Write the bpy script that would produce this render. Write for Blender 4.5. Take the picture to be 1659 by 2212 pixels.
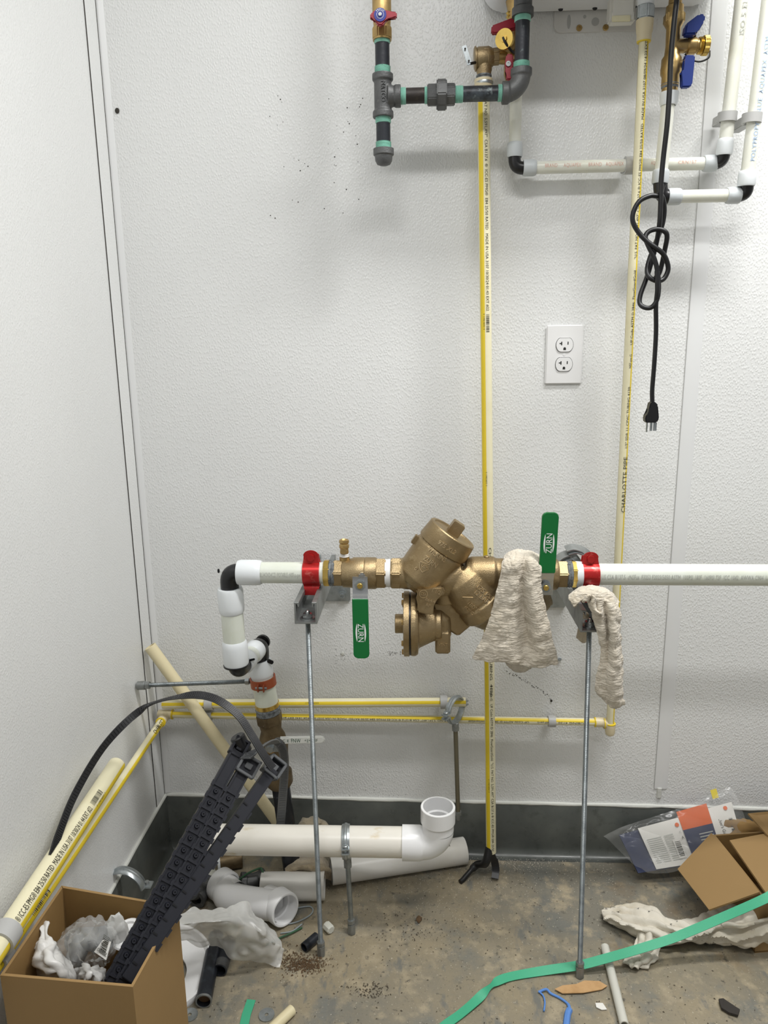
import bpy, bmesh, math, random
from mathutils import Vector, Matrix, noise
V = Vector
for o in list(bpy.data.objects): bpy.data.objects.remove(o)
scene = bpy.context.scene
COL = scene.collection
random.seed(7)

# ---------------------------------------------------------------- camera
IW, IH, FPX = 1659, 2212, 1600.0
CAM = V((0.618, -1.577, 1.196))
PITCH, YAW, ROLL = math.radians(12.6), math.radians(2.8), math.radians(-0.8)
FWD = V((-math.sin(YAW)*math.cos(PITCH), math.cos(YAW)*math.cos(PITCH), -math.sin(PITCH)))
R0 = V((math.cos(YAW), math.sin(YAW), 0)); U0 = R0.cross(FWD)
RGT = R0*math.cos(ROLL) + U0*math.sin(ROLL); UPV = RGT.cross(FWD)
cd = bpy.data.cameras.new('camera'); cam = bpy.data.objects.new('camera', cd); COL.objects.link(cam)
cd.sensor_fit = 'VERTICAL'; cd.sensor_height = 36.0; cd.lens = FPX/IH*36.0; cd.clip_start = 0.01
mw = Matrix((RGT, UPV, -FWD)).transposed().to_4x4(); mw.translation = CAM
cam.matrix_world = mw
scene.camera = cam

# ---------------------------------------------------------------- world, exposure
w = bpy.data.worlds.new('world'); scene.world = w; w.use_nodes = True
bg = w.node_tree.nodes['Background']; bg.inputs[0].default_value = (0.98, 0.99, 1.0, 1); bg.inputs[1].default_value = 0.24
vs = scene.view_settings; vs.view_transform = 'Standard'; vs.look = 'None'; vs.exposure = 0.38; vs.gamma = 1.0
vs.use_curve_mapping = False
def area_light(name, loc, target, sx, sy, power, col):
    l = bpy.data.lights.new(name, 'AREA'); l.shape = 'RECTANGLE'; l.size = sx; l.size_y = sy; l.energy = power; l.color = col
    o = bpy.data.objects.new(name, l); COL.objects.link(o); o.location = loc
    d = V(target) - V(loc); o.rotation_euler = d.to_track_quat('-Z', 'Y').to_euler(); return o
LAMPS = [  # ceiling fixtures: centre, size x, size y, watts
    ((1.45, -0.60, 2.56), 0.90, 0.14, 26.0),
    ((0.75, -1.40, 2.56), 1.10, 0.16, 15.5),  # fixture added as fill light for the whole scene
]
for i, (lc, sx, sy, pw) in enumerate(LAMPS):
    area_light('ceiling_lamp_light', (lc[0], lc[1], lc[2]-0.045), (lc[0], lc[1], 0), sx, sy, pw, (1.0, 0.995, 0.98))

# ---------------------------------------------------------------- photo pixel -> point on a real plane of the room
def ray(u, v): return FWD + RGT*((u-IW/2)/FPX) - UPV*((v-IH/2)/FPX)
def onax(u, v, a, val):
    d = ray(u, v); t = (val-CAM[a])/d[a]; return CAM + d*t
def Y(u, v, y=0.0): return onax(u, v, 1, y)
def X(u, v, x=0.0): return onax(u, v, 0, x)
def Z(u, v, z=0.0): return onax(u, v, 2, z)
def S(u, v, y): # metres per pixel at that place
    return (Y(u, v, y)-CAM).dot(FWD)/FPX
def SZ(u, v, z): return (Z(u, v, z)-CAM).dot(FWD)/FPX

# ---------------------------------------------------------------- materials
M = {}
def lin(c): # srgb 0-255 -> linear
    return tuple((x/255/12.92 if x/255 <= .04045 else ((x/255+.055)/1.055)**2.4) for x in c)
def mat(name, col, rough=.5, metal=0.0, layers=(), bump=None, spec=.5, sss=0.0, coat=0.0, alpha=1.0, sheen=0.0, rvar=None, trans=0.0):
    m = bpy.data.materials.new(name); m.use_nodes = True; nt = m.node_tree; N = nt.nodes; L = nt.links
    b = N['Principled BSDF']; b.inputs['Roughness'].default_value = rough; b.inputs['Metallic'].default_value = metal
    b.inputs['Specular IOR Level'].default_value = spec
    if coat: b.inputs['Coat Weight'].default_value = coat; b.inputs['Coat Roughness'].default_value = .12
    if sheen: b.inputs['Sheen Weight'].default_value = sheen
    if sss:
        b.inputs['Subsurface Weight'].default_value = sss; b.inputs['Subsurface Radius'].default_value = (1, .95, .85); b.inputs['Subsurface Scale'].default_value = .006
    if alpha < 1: b.inputs['Alpha'].default_value = alpha
    if trans: b.inputs['Transmission Weight'].default_value = trans
    c = lin(col) + (1,)
    b.inputs['Base Color'].default_value = c
    tc = N.new('ShaderNodeTexCoord') if (layers or bump or rvar) else None
    prev = None
    def nz(scale, detail=4, stretch=None, rough_=.6):
        n = N.new('ShaderNodeTexNoise'); n.inputs['Scale'].default_value = scale; n.inputs['Detail'].default_value = detail; n.inputs['Roughness'].default_value = rough_
        if stretch:
            mp = N.new('ShaderNodeMapping'); mp.inputs['Scale'].default_value = stretch; L.new(tc.outputs['Object'], mp.inputs[0]); L.new(mp.outputs[0], n.inputs['Vector'])
        else: L.new(tc.outputs['Object'], n.inputs['Vector'])
        return n
    for ly in layers:  # (scale, colour, lo, hi, [stretch])
        n = nz(ly[0], 6, ly[4] if len(ly) > 4 else None)
        mr = N.new('ShaderNodeMapRange'); mr.inputs['From Min'].default_value = ly[2]; mr.inputs['From Max'].default_value = ly[3]; L.new(n.outputs['Fac'], mr.inputs['Value'])
        mx = N.new('ShaderNodeMix'); mx.data_type = 'RGBA'; L.new(mr.outputs[0], mx.inputs['Factor'])
        if prev is None: mx.inputs['A'].default_value = c
        else: L.new(prev, mx.inputs['A'])
        mx.inputs['B'].default_value = lin(ly[1]) + (1,)
        prev = mx.outputs['Result']
    if prev is not None: L.new(prev, b.inputs['Base Color'])
    if bump:  # (scale, strength, distance, [stretch])
        n = nz(bump[0], 3, bump[3] if len(bump) > 3 else None)
        bp = N.new('ShaderNodeBump'); bp.inputs['Strength'].default_value = bump[1]; bp.inputs['Distance'].default_value = bump[2]
        L.new(n.outputs['Fac'], bp.inputs['Height']); L.new(bp.outputs[0], b.inputs['Normal'])
    if rvar:  # (scale, lo rough, hi rough)
        n = nz(rvar[0]); mr = N.new('ShaderNodeMapRange'); mr.inputs['From Min'].default_value = .3; mr.inputs['From Max'].default_value = .7
        mr.inputs['To Min'].default_value = rvar[1]; mr.inputs['To Max'].default_value = rvar[2]
        L.new(n.outputs['Fac'], mr.inputs['Value']); L.new(mr.outputs[0], b.inputs['Roughness'])
    M[name] = m; return m

def wall_material(name, col, bump_strength, scale=235):
    """white plastic wall lining with raised oblong pebbles"""
    m = mat(name, col, rough=.36, layers=[(1.6, (219, 220, 219), .4, .7)]); nt = m.node_tree; N = nt.nodes; L = nt.links; b = N['Principled BSDF']
    tc = N.new('ShaderNodeTexCoord'); mp = N.new('ShaderNodeMapping'); mp.inputs['Rotation'].default_value = (math.radians(30), math.radians(35), 0); mp.inputs['Scale'].default_value = (1, 1, .66)
    L.new(tc.outputs['Object'], mp.inputs[0])
    wn = N.new('ShaderNodeTexNoise'); wn.inputs['Scale'].default_value = 55; wn.inputs['Detail'].default_value = 1; L.new(mp.outputs[0], wn.inputs['Vector'])
    ad = N.new('ShaderNodeVectorMath'); ad.operation = 'MULTIPLY_ADD'; L.new(wn.outputs['Color'], ad.inputs[0]); ad.inputs[1].default_value = (.004, .004, .004); L.new(mp.outputs[0], ad.inputs[2])
    vo = N.new('ShaderNodeTexVoronoi'); vo.feature = 'SMOOTH_F1'; vo.inputs['Scale'].default_value = scale; vo.inputs['Smoothness'].default_value = .12; vo.inputs['Randomness'].default_value = .85; L.new(ad.outputs[0], vo.inputs['Vector'])
    mr = N.new('ShaderNodeMapRange'); mr.interpolation_type = 'SMOOTHSTEP'; mr.inputs['From Min'].default_value = .62; mr.inputs['From Max'].default_value = .15; L.new(vo.outputs['Distance'], mr.inputs['Value'])
    bp = N.new('ShaderNodeBump'); bp.inputs['Strength'].default_value = bump_strength; bp.inputs['Distance'].default_value = .0009; L.new(mr.outputs[0], bp.inputs['Height']); L.new(bp.outputs[0], b.inputs['Normal'])
    return m

wall_material('frp', (224, 225, 224), .45, 255)
wall_material('frp_left', (224, 225, 224), .28, 330)
mat('trim_white', (221, 222, 222), .35)
mat('caulk', (205, 206, 200), .5, bump=(60, .4, .004))
mat('cove', (74, 77, 74), .32, layers=[(9, (92, 95, 90), .45, .75), (40, (60, 62, 58), .55, .8)], rvar=(14, .22, .5))
mat('ceiling_white', (225, 225, 222), .7)
mat('lens', (245, 245, 240), .5)

# concrete floor: worn grey-green paint, tan scuffed concrete, stains, fine grit
def floor_material():
    m = mat('floor_concrete', (124, 120, 108), .5, layers=[
        (3.2, (146, 135, 112), .40, .60), (11, (116, 116, 109), .52, .68), (26, (164, 152, 128), .52, .68),
        (5, (122, 98, 66), .62, .80), (60, (84, 80, 72), .60, .72), (190, (184, 176, 158), .62, .72),
        (34, (114, 113, 106), .58, .68, (1.0, .35, 1)), (420, (205, 198, 184), .70, .77), (240, (96, 90, 80), .62, .70)],
        bump=(70, .35, .003), rvar=(6, .28, .62))
    return m
floor_material()
mat('heater_white', (226, 227, 229), .4)
mat('bracket_white', (214, 213, 210), .45)
mat('connector_white', (222, 220, 212), .4)
mat('cpvc', (230, 223, 190), .4, layers=[(18, (224, 215, 178), .5, .75)], sss=.15)
mat('cpvc_plain', (222, 210, 172), .45, layers=[(25, (210, 196, 158), .5, .75)])
mat('cpvc_fitting', (222, 209, 176), .4)
mat('stripe_yellow', (228, 200, 44), .42)
mat('ink', (58, 57, 46), .6)
mat('bronze_letter_glint', (206, 184, 146), .32, metal=.8)  # paler than the cast bronze: highlights on raised letters put into the colour
mat('ink_pale', (178, 180, 174), .6)
mat('ink_red', (222, 184, 170), .6)
mat('ink_blue', (158, 182, 216), .6)
mat('pex', (230, 230, 218), .33, layers=[(12, (222, 222, 206), .45, .7)], sss=.5)
mat('pex_big', (222, 226, 216), .33, layers=[(10, (212, 216, 200), .45, .7)], sss=.4)
mat('collar_white', (224, 228, 230), .4, sss=.2)
mat('collar_grey', (196, 201, 203), .45, sss=.15)
mat('black_plastic', (20, 20, 22), .32)
mat('rubber_black', (16, 16, 17), .42)
mat('clamp_grey', (176, 176, 174), .45)
mat('iron_pipe', (36, 39, 45), .38, metal=.25, layers=[(38, (60, 66, 72), .55, .72), (55, (120, 132, 132), .66, .78)], bump=(80, .2, .002))
mat('iron_pipe_stained', (36, 37, 42), .42, metal=.2, layers=[(34, (74, 82, 88), .47, .66), (60, (140, 152, 152), .6, .74)], bump=(80, .3, .002))
mat('iron_pipe_rust', (46, 40, 37), .5, metal=.2, layers=[(45, (84, 72, 62), .5, .7)], bump=(80, .3, .002))
mat('cast_iron', (98, 99, 99), .48, metal=.45, layers=[(22, (80, 81, 82), .45, .7), (90, (112, 112, 110), .6, .75)], bump=(420, .35, .0012))
mat('dope_green', (142, 198, 180), .5, layers=[(50, (118, 172, 155), .45, .65), (120, (70, 92, 88), .66, .76)], bump=(300, .5, .001, (1, 1, 1)))
mat('brass', (186, 158, 106), .34, metal=.85, layers=[(30, (160, 132, 84), .45, .7)], bump=(300, .12, .001))
mat('brass_bright', (214, 182, 100), .26, metal=.9, layers=[(40, (190, 158, 82), .5, .7)])
mat('bronze_cast', (164, 144, 110), .38, metal=.8, layers=[(14, (140, 119, 84), .42, .68), (60, (180, 160, 124), .58, .75)], bump=(520, .5, .0012))
mat('bronze_dark', (116, 100, 74), .5, metal=.6, layers=[(30, (92, 77, 54), .45, .65), (60, (150, 140, 124), .66, .76)], bump=(90, .4, .002))
mat('zinc', (176, 182, 184), .33, metal=.85, layers=[(60, (150, 156, 158), .45, .7)])
mat('zinc_dull', (150, 153, 152), .48, metal=.75, layers=[(40, (128, 130, 128), .45, .7)])
mat('rod_zinc', (150, 156, 158), .36, metal=.85, layers=[(50, (120, 126, 128), .45, .7)], bump=(1, .0, .001))
mat('rod_brown', (124, 118, 100), .45, metal=.6)
mat('chrome', (196, 198, 198), .22, metal=.95)
mat('dope_grey', (120, 124, 126), .55, layers=[(160, (80, 84, 88), .45, .6)], bump=(220, .6, .002))
mat('teflon', (232, 232, 230), .6)
mat('red_handle', (150, 26, 44), .38)
mat('red_clamp', (188, 44, 44), .30, metal=.55, layers=[(60, (216, 120, 112), .56, .74), (16, (160, 30, 32), .5, .7)])
mat('copper_clamp', (164, 84, 52), .42, metal=.35)
mat('blue_handle', (28, 52, 126), .38)
mat('blue_disc', (30, 42, 132), .4)
mat('white_ink', (232, 234, 234), .5)
mat('green_handle', (0, 106, 48), .33, coat=.2)
mat('handle_white', (226, 227, 222), .4)
mat('green_ink', (20, 74, 48), .5)
mat('terry', (208, 199, 183), .95, layers=[(9, (196, 184, 162), .45, .7), (70, (216, 208, 193), .5, .7)], bump=(150, 1.0, .0045, (.4, .4, 1.7)), sheen=.3)
mat('terry_dirty', (196, 182, 156), .95, layers=[(14, (168, 148, 116), .5, .7)], bump=(330, .9, .004), sheen=.3)
mat('rag_white', (212, 206, 192), .9, layers=[(9, (196, 184, 158), .5, .72), (30, (70, 66, 62), .63, .67)], bump=(160, .4, .002))
mat('cardboard', (146, 117, 74), .75, layers=[(5, (142, 114, 72), .45, .7)], bump=(260, .15, .001, (1, 1, .1)))
mat('cardboard_inside', (140, 110, 64), .8, layers=[(6, (130, 101, 58), .45, .7)])
mat('cardboard_scrap', (192, 154, 108), .8, layers=[(40, (176, 138, 92), .45, .7)])
mat('navy_plastic', (17, 19, 29), .5)
mat('strap_grey', (86, 88, 90), .45)
mat('strap_black', (34, 34, 36), .45, bump=(1, 0, .001))
mat('pvc', (232, 228, 218), .3, layers=[(4, (226, 218, 200), .5, .75), (34, (200, 176, 124), .60, .74, (.35, 1, 1))])
mat('pvc_clean', (226, 224, 218), .33, layers=[(6, (216, 212, 202), .5, .75)])
mat('pvc_white', (236, 236, 236), .28)
mat('green_strap', (66, 170, 130), .5, bump=(700, .4, .001))
mat('blue_string', (92, 138, 206), .7)
mat('green_wire', (52, 92, 62), .5)
mat('grey_wire', (150, 160, 164), .5)
mat('tube_clear', (206, 205, 195), .3, sss=.3)
mat('nylon_milky', (206, 206, 196), .4, sss=.4)
mat('paper', (228, 226, 220), .7)
mat('paper_print', (206, 206, 202), .7)
mat('orange_print', (208, 92, 22), .6)
mat('navy_print', (30, 42, 80), .6)
mat('yellow_tag', (206, 188, 70), .6)
mat('outlet_white', (226, 226, 226), .33)
mat('outlet_dark', (24, 24, 24), .6)
mat('char', (52, 48, 44), .9)
mat('dirt_brown', (104, 82, 58), .95)
mat('shaving', (214, 206, 190), .6)
mat('grit', (82, 74, 62), .95)
mat('spot_dark', (52, 48, 42), .8)

def film_material(name, col, opac, rough=.12):
    m = bpy.data.materials.new(name); m.use_nodes = True; nt = m.node_tree; N = nt.nodes; L = nt.links
    b = N['Principled BSDF']; b.inputs['Base Color'].default_value = lin(col) + (1,); b.inputs['Roughness'].default_value = rough; b.inputs['Specular IOR Level'].default_value = .8
    t = N.new('ShaderNodeBsdfTransparent'); mx = N.new('ShaderNodeMixShader'); out = N['Material Output']
    lw = N.new('ShaderNodeLayerWeight'); lw.inputs[0].default_value = .35
    mr = N.new('ShaderNodeMapRange'); mr.inputs['To Min'].default_value = opac; mr.inputs['To Max'].default_value = min(1, opac+.5); L.new(lw.outputs['Facing'], mr.inputs['Value'])
    L.new(mr.outputs[0], mx.inputs[0]); L.new(t.outputs[0], mx.inputs[1]); L.new(b.outputs[0], mx.inputs[2]); L.new(mx.outputs[0], out.inputs[0])
    M[name] = m
film_material('film_clear', (225, 226, 224), .09)
film_material('film_milky', (222, 222, 218), .50, .30)
film_material('film_white', (226, 225, 222), .80, .35)

# ---------------------------------------------------------------- mesh building
def perp(d, ref=None):
    d = d.normalized()
    if ref is None: ref = V((0, 0, 1)) if abs(d.z) < .9 else V((0, -1, 0))
    e1 = (ref - d*ref.dot(d)); e1.normalize(); return e1, d.cross(e1)
def catmull(pts, n):
    pts = [V(p) for p in pts]; out = []
    P = [2*pts[0]-pts[1]] + pts + [2*pts[-1]-pts[-2]]
    for i in range(1, len(P)-2):
        for k in range(n):
            t = k/n; a, b, c, d = P[i-1], P[i], P[i+1], P[i+2]
            out.append(.5*((2*b) + (c-a)*t + (2*a-5*b+4*c-d)*t*t + (3*b-a-3*c+d)*t**3))
    out.append(pts[-1]); return out
class MB:
    def __init__(s): s.v = []; s.f = []
    def add(s, vs, fs):
        o = len(s.v); s.v += [V(p) for p in vs]; s.f += [tuple(i+o for i in f) for f in fs]; return s
    def lathe(s, A, B, prof, n=28, ref=None, a0=0, a1=None):
        A = V(A); d = (V(B)-A).normalized(); e1, e2 = perp(d, ref); full = a1 is None
        m = n if full else n+1; vs = []; fs = []
        for (t, r) in prof:
            for k in range(m):
                a = 2*math.pi*k/n if full else a0+(a1-a0)*k/n
                vs.append(A + d*t + e1*(r*math.cos(a)) + e2*(r*math.sin(a)))
        for j in range(len(prof)-1):
            for k in range(n if full else n):
                k2 = (k+1) % m
                fs.append((j*m+k, j*m+k2, (j+1)*m+k2, (j+1)*m+k))
        return s.add(vs, fs)
    def cyl(s, A, B, r, n=24, r2=None, ch=0.0):
        A = V(A); B = V(B); L = (B-A).length; r2 = r if r2 is None else r2
        if ch: pr = [(0, 0), (0, r-ch), (ch, r), (L-ch, r2), (L, r2-ch), (L, 0)]
        else: pr = [(0, 0), (0, r), (L, r2), (L, 0)]
        return s.lathe(A, B, pr, n)
    def pipe(s, A, B, r, ri, n=28):
        L = (V(B)-V(A)).length; c = min(.0006, (r-ri)*.3)
        return s.lathe(A, B, [(0, ri), (0, r-c), (c, r), (L-c, r), (L, r-c), (L, ri), (0, ri)], n)
    def tube(s, pts, r, n=12, cap=True, sect=None):
        pts = [V(p) for p in pts]; m = len(pts)
        rs = r if isinstance(r, (list, tuple)) else [r]*m
        T = []
        for i in range(m):
            a = pts[max(0, i-1)]; b = pts[min(m-1, i+1)]; T.append((b-a).normalized())
        e1, e2 = perp(T[0]); vs = []; fs = []
        for i in range(m):
            e1 = (e1 - T[i]*e1.dot(T[i])).normalized(); e2 = T[i].cross(e1)
            for k in range(n):
                a = 2*math.pi*k/n; vs.append(pts[i] + e1*(rs[i]*math.cos(a)) + e2*(rs[i]*math.sin(a)))
        for i in range(m-1):
            for k in range(n): fs.append((i*n+k, i*n+(k+1) % n, (i+1)*n+(k+1) % n, (i+1)*n+k))
        if cap: fs.append(tuple(range(n-1, -1, -1))); fs.append(tuple((m-1)*n+k for k in range(n)))
        return s.add(vs, fs)
    def sweep(s, pts, normals, w, t):  # flat ribbon, width vector along normals x tangent
        pts = [V(p) for p in pts]; m = len(pts); vs = []; fs = []
        for i in range(m):
            T = (pts[min(m-1, i+1)]-pts[max(0, i-1)]).normalized(); nn = V(normals[i] if isinstance(normals, list) else normals)
            nn = (nn - T*nn.dot(T)).normalized(); sd = T.cross(nn); ww = w[i] if isinstance(w, list) else w
            for (a, b) in ((-1, -1), (1, -1), (1, 1), (-1, 1)): vs.append(pts[i] + sd*(a*ww/2) + nn*(b*t/2))
        for i in range(m-1):
            for k in range(4): fs.append((i*4+k, i*4+(k+1) % 4, (i+1)*4+(k+1) % 4, (i+1)*4+k))
        fs.append((3, 2, 1, 0)); fs.append(tuple((m-1)*4+k for k in range(4)))
        return s.add(vs, fs)
    def prism(s, poly, O, ux, uy, h, bev=0.0, seg=2):  # poly in (ux,uy), extruded along ux x uy by h
        O = V(O); ux = V(ux).normalized(); uy = V(uy).normalized(); nz = ux.cross(uy)
        bm = bmesh.new(); lo = [bm.verts.new((p[0], p[1], 0)) for p in poly]; hi = [bm.verts.new((p[0], p[1], h)) for p in poly]
        n = len(poly); bm.faces.new(lo[::-1]); bm.faces.new(hi)
        for k in range(n): bm.faces.new((lo[k], lo[(k+1) % n], hi[(k+1) % n], hi[k]))
        if bev: bmesh.ops.bevel(bm, geom=bm.edges[:], offset=bev, segments=seg, affect='EDGES', clamp_overlap=True)
        bm.verts.index_update()
        s.add([O + ux*p.co.x + uy*p.co.y + nz*p.co.z for p in bm.verts], [tuple(q.index for q in f.verts) for f in bm.faces]); bm.free(); return s
    def box(s, C, size, ax=None, bev=0.0, seg=2):  # C centre, ax = (ux,uy)
        ux, uy = (V((1, 0, 0)), V((0, 1, 0))) if ax is None else (V(ax[0]).normalized(), V(ax[1]).normalized())
        nz = ux.cross(uy); a, b, c = size
        return s.prism([(-a/2, -b/2), (a/2, -b/2), (a/2, b/2), (-a/2, b/2)], V(C)-nz*(c/2), ux, uy, c, bev, seg)
    def hexa(s, A, B, r, ch=.0015, rot=0.0, ref=None, n=6):  # hexagonal prism, r = across-corner radius
        A = V(A); d = (V(B)-A).normalized(); e1, e2 = perp(d, ref); L = (V(B)-A).length
        pl = [(r*math.cos(rot+2*math.pi*k/n), r*math.sin(rot+2*math.pi*k/n)) for k in range(n)]
        return s.prism(pl, A, e1, e2, L, ch)
    def ball(s, C, r, n=16, m=10, sc=(1, 1, 1)):
        C = V(C); vs = []; fs = []
        for j in range(m+1):
            t = math.pi*j/m
            for k in range(n):
                a = 2*math.pi*k/n; vs.append(C + V((r*math.sin(t)*math.cos(a)*sc[0], r*math.sin(t)*math.sin(a)*sc[1], r*math.cos(t)*sc[2])))
        for j in range(m):
            for k in range(n): fs.append((j*n+k, (j+1)*n+k, (j+1)*n+(k+1) % n, j*n+(k+1) % n))
        return s.add(vs, fs)
    def grid(s, rows):
        n = len(rows); m = len(rows[0]); vs = [p for r in rows for p in r]
        return s.add(vs, [(i*m+j, i*m+j+1, (i+1)*m+j+1, (i+1)*m+j) for i in range(n-1) for j in range(m-1)])
    def loft(s, rows, nu, nv, amp=0.0, freq=20, amp2=0.0, freq2=90, seed=0, ridge=False, fold=None):
        rr = [catmull(r, nu) for r in rows]; cols = list(zip(*rr)); cc = [catmull(c, nv) for c in cols]; g = list(zip(*cc))
        if amp or amp2 or fold:
            n = len(g); m = len(g[0]); out = []; off = V((seed*3.7, seed*1.3, 0))
            for i in range(n):
                ro = []
                for j in range(m):
                    a = g[min(n-1, i+1)][j]-g[max(0, i-1)][j]; b = g[i][min(m-1, j+1)]-g[i][max(0, j-1)]
                    nn = a.cross(b); nn = nn.normalized() if nn.length > 1e-9 else V((0, -1, 0)); p = g[i][j]
                    if fold:
                        ph = j/(m-1)*fold[1]*6.283+2.2*noise.noise(V((i/n*3.1, seed*1.7, .3)))+1.1*noise.noise(V((i/n*9, j/m*2, seed)))
                        p = p + nn*(fold[0]*(abs(math.sin(ph))*2-1)*math.sin(math.pi*min(1, max(.12, j/(m-1)))))
                    ro.append(p + nn*((amp*(1-3*abs(noise.noise(p*freq+off))) + amp2*(1-3*abs(noise.noise(p*freq2+off)))) if ridge else (amp*noise.noise(p*freq+off) + amp2*noise.noise(p*freq2+off))))
                out.append(ro)
            g = out
        return s.grid(g)
    def build(s, name, m, parent=None, smooth=38, label=None, kind=None, solid=0.0, remesh=0.0, relax=0):
        org = V((0, 0, 0))
        if parent is not None: org = V(parent.get('_o', (0, 0, 0)))
        else:
            xs = [p.x for p in s.v]; ys = [p.y for p in s.v]; zs = [p.z for p in s.v]
            org = V(((min(xs)+max(xs))/2, (min(ys)+max(ys))/2, min(zs)))
        me = bpy.data.meshes.new(name); me.from_pydata([p-org for p in s.v], [], s.f); me.validate(); me.update()
        bm = bmesh.new(); bm.from_mesh(me); bmesh.ops.remove_doubles(bm, verts=bm.verts, dist=2e-6); bmesh.ops.recalc_face_normals(bm, faces=bm.faces); bm.to_mesh(me); bm.free()
        me.materials.append(M[m])
        if smooth: 
            me.polygons.foreach_set('use_smooth', [True]*len(me.polygons)); me.set_sharp_from_angle(angle=math.radians(smooth))
        o = bpy.data.objects.new(name, me); COL.objects.link(o)
        if parent is not None: o.parent = parent; o['_o'] = tuple(org)
        else: o.location = org; o['_o'] = tuple(org)
        if label: o['label'] = label
        if kind: o['kind'] = kind
        if solid:
            md = o.modifiers.new('solidify', 'SOLIDIFY'); md.thickness = solid; md.offset = 0
        if remesh:
            md = o.modifiers.new('remesh', 'REMESH'); md.mode = 'VOXEL'; md.voxel_size = remesh; md.use_smooth_shade = True
            if relax:
                ms = o.modifiers.new('smooth', 'SMOOTH'); ms.factor = .5; ms.iterations = relax
        return o
def thing(name, label, cat, loc, group=None):
    o = bpy.data.objects.new(name, None); o.empty_display_size = .02; COL.objects.link(o); o.location = V(loc); o['_o'] = tuple(V(loc))
    return tag(o, label, cat, group)
def tag(o, label, cat, group=None, kind=None):
    o['label'] = label; o['category'] = cat
    if group: o['group'] = group
    if kind: o['kind'] = kind
    return o
def struct(o, label=None):
    o['kind'] = 'structure'
    if label: o['label'] = label
    return o

# ---------------------------------------------------------------- lettering (built-in font)
def text_mesh(txt, size, ext=0.0, squeeze=1.0, spacing=1.0, bevel=0.0):
    c = bpy.data.curves.new('t', 'FONT'); c.body = txt; c.size = size; c.extrude = ext; c.resolution_u = 2; c.space_character = spacing; c.align_x = 'LEFT'
    o = bpy.data.objects.new('t', c); COL.objects.link(o)
    me = o.to_mesh(); vs = [V((p.co.x*squeeze, p.co.y, p.co.z)) for p in me.vertices]; fs = [tuple(p.vertices) for p in me.polygons]
    o.to_mesh_clear(); bpy.data.objects.remove(o); bpy.data.curves.remove(c)
    return vs, fs
def text_cyl(parent, txt, A, d, r, face, cap, m, name='printed_lettering', lift=.00025, ext=0.0, fit=None, shift=0.0):
    """letters of cap height `cap` wrapped on a cylinder: reading direction d from A (on the axis), facing `face`; fit = wanted length"""
    vs, fs = text_mesh(txt, cap/.69, ext)
    if not vs: return None
    d = V(d).normalized(); n0, _ = perp(d, V(face)); up = n0.cross(d); L = max(p.x for p in vs); sx = fit/L if fit else 1.0
    mb = MB(); out = []; lift = max(lift, .00022+cap*cap/(8*r))
    for p in vs:
        ph = (p.y-cap/2+shift)/r; rr = r+lift+p.z+ext
        out.append(V(A) + d*(p.x*sx) + n0*(rr*math.cos(ph)) + up*(rr*math.sin(ph)))
    mb.add(out, fs); return mb.build(name, m, parent, smooth=0)
def text_flat(parent, txt, O, d, up, cap, m, name='printed_lettering', ext=0.0, fit=None, lift=.0003, center=True):
    vs, fs = text_mesh(txt, cap/.69, ext)
    d = V(d).normalized(); up = (V(up)-d*V(up).dot(d)).normalized(); n = d.cross(up)
    L = max(p.x for p in vs); sx = fit/L if fit else 1.0
    x0 = L*sx/2 if center else 0
    mb = MB().add([V(O) + d*(p.x*sx-x0) + up*(p.y-cap/2) + n*(p.z+ext+lift) for p in vs], fs)
    return mb.build(name, m, parent, smooth=0)
def barcode_cyl(parent, A, d, r, face, length, height, m='ink', shift=0.0, n=18, seed=1):
    rnd = random.Random(seed); d = V(d).normalized(); n0, _ = perp(d, V(face)); up = n0.cross(d); mb = MB(); x = 0
    while x < length:
        wd = length/n*rnd.choice([.3, .5, .8]); vs = []
        for xx in (x, x+wd):
            for k in range(4):
                ph = (shift-height/2+height*k/3)/r; vs.append(V(A)+d*xx+(n0*math.cos(ph)+up*math.sin(ph))*(r+.00025))
        mb.add(vs, [(k, k+1, k+5, k+4) for k in range(3)]); x += wd+length/n*rnd.choice([.3, .5, .7])
    return mb.build('barcode', m, parent, smooth=0)
def barcode_flat(parent, O, d, up, length, height, m='ink', n=18, seed=1, lift=.0005):
    rnd = random.Random(seed); d = V(d).normalized(); up = V(up).normalized(); nn = d.cross(up); mb = MB(); x = -length/2
    while x < length/2:
        wd = length/n*rnd.choice([.3, .5, .8]); o = V(O)+nn*lift
        mb.add([o+d*x-up*height/2, o+d*(x+wd)-up*height/2, o+d*(x+wd)+up*height/2, o+d*x+up*height/2], [(0, 1, 2, 3)]); x += wd+length/n*rnd.choice([.3, .5, .7])
    return mb.build('barcode', m, parent, smooth=0)
def stripe_cyl(parent, A, B, r, face, ang, width_ang, m='stripe_yellow'):
    """the coloured band printed along a pipe: a curved strip a hair proud of it; ang offset from `face`"""
    A = V(A); B = V(B); d = (B-A).normalized(); n0, _ = perp(d, V(face)); up = n0.cross(d); vs = []
    K = 6
    for P in (A, B):
        for k in range(K+1):
            a = ang-width_ang/2+width_ang*k/K; vs.append(P+(n0*math.cos(a)+up*math.sin(a))*(r+.00015))
    return MB().add(vs, [(k, k+1, K+2+k, K+1+k) for k in range(K)]).build('yellow_stripe', m, parent)
TOCAM = V((0, -1, 0))
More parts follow.
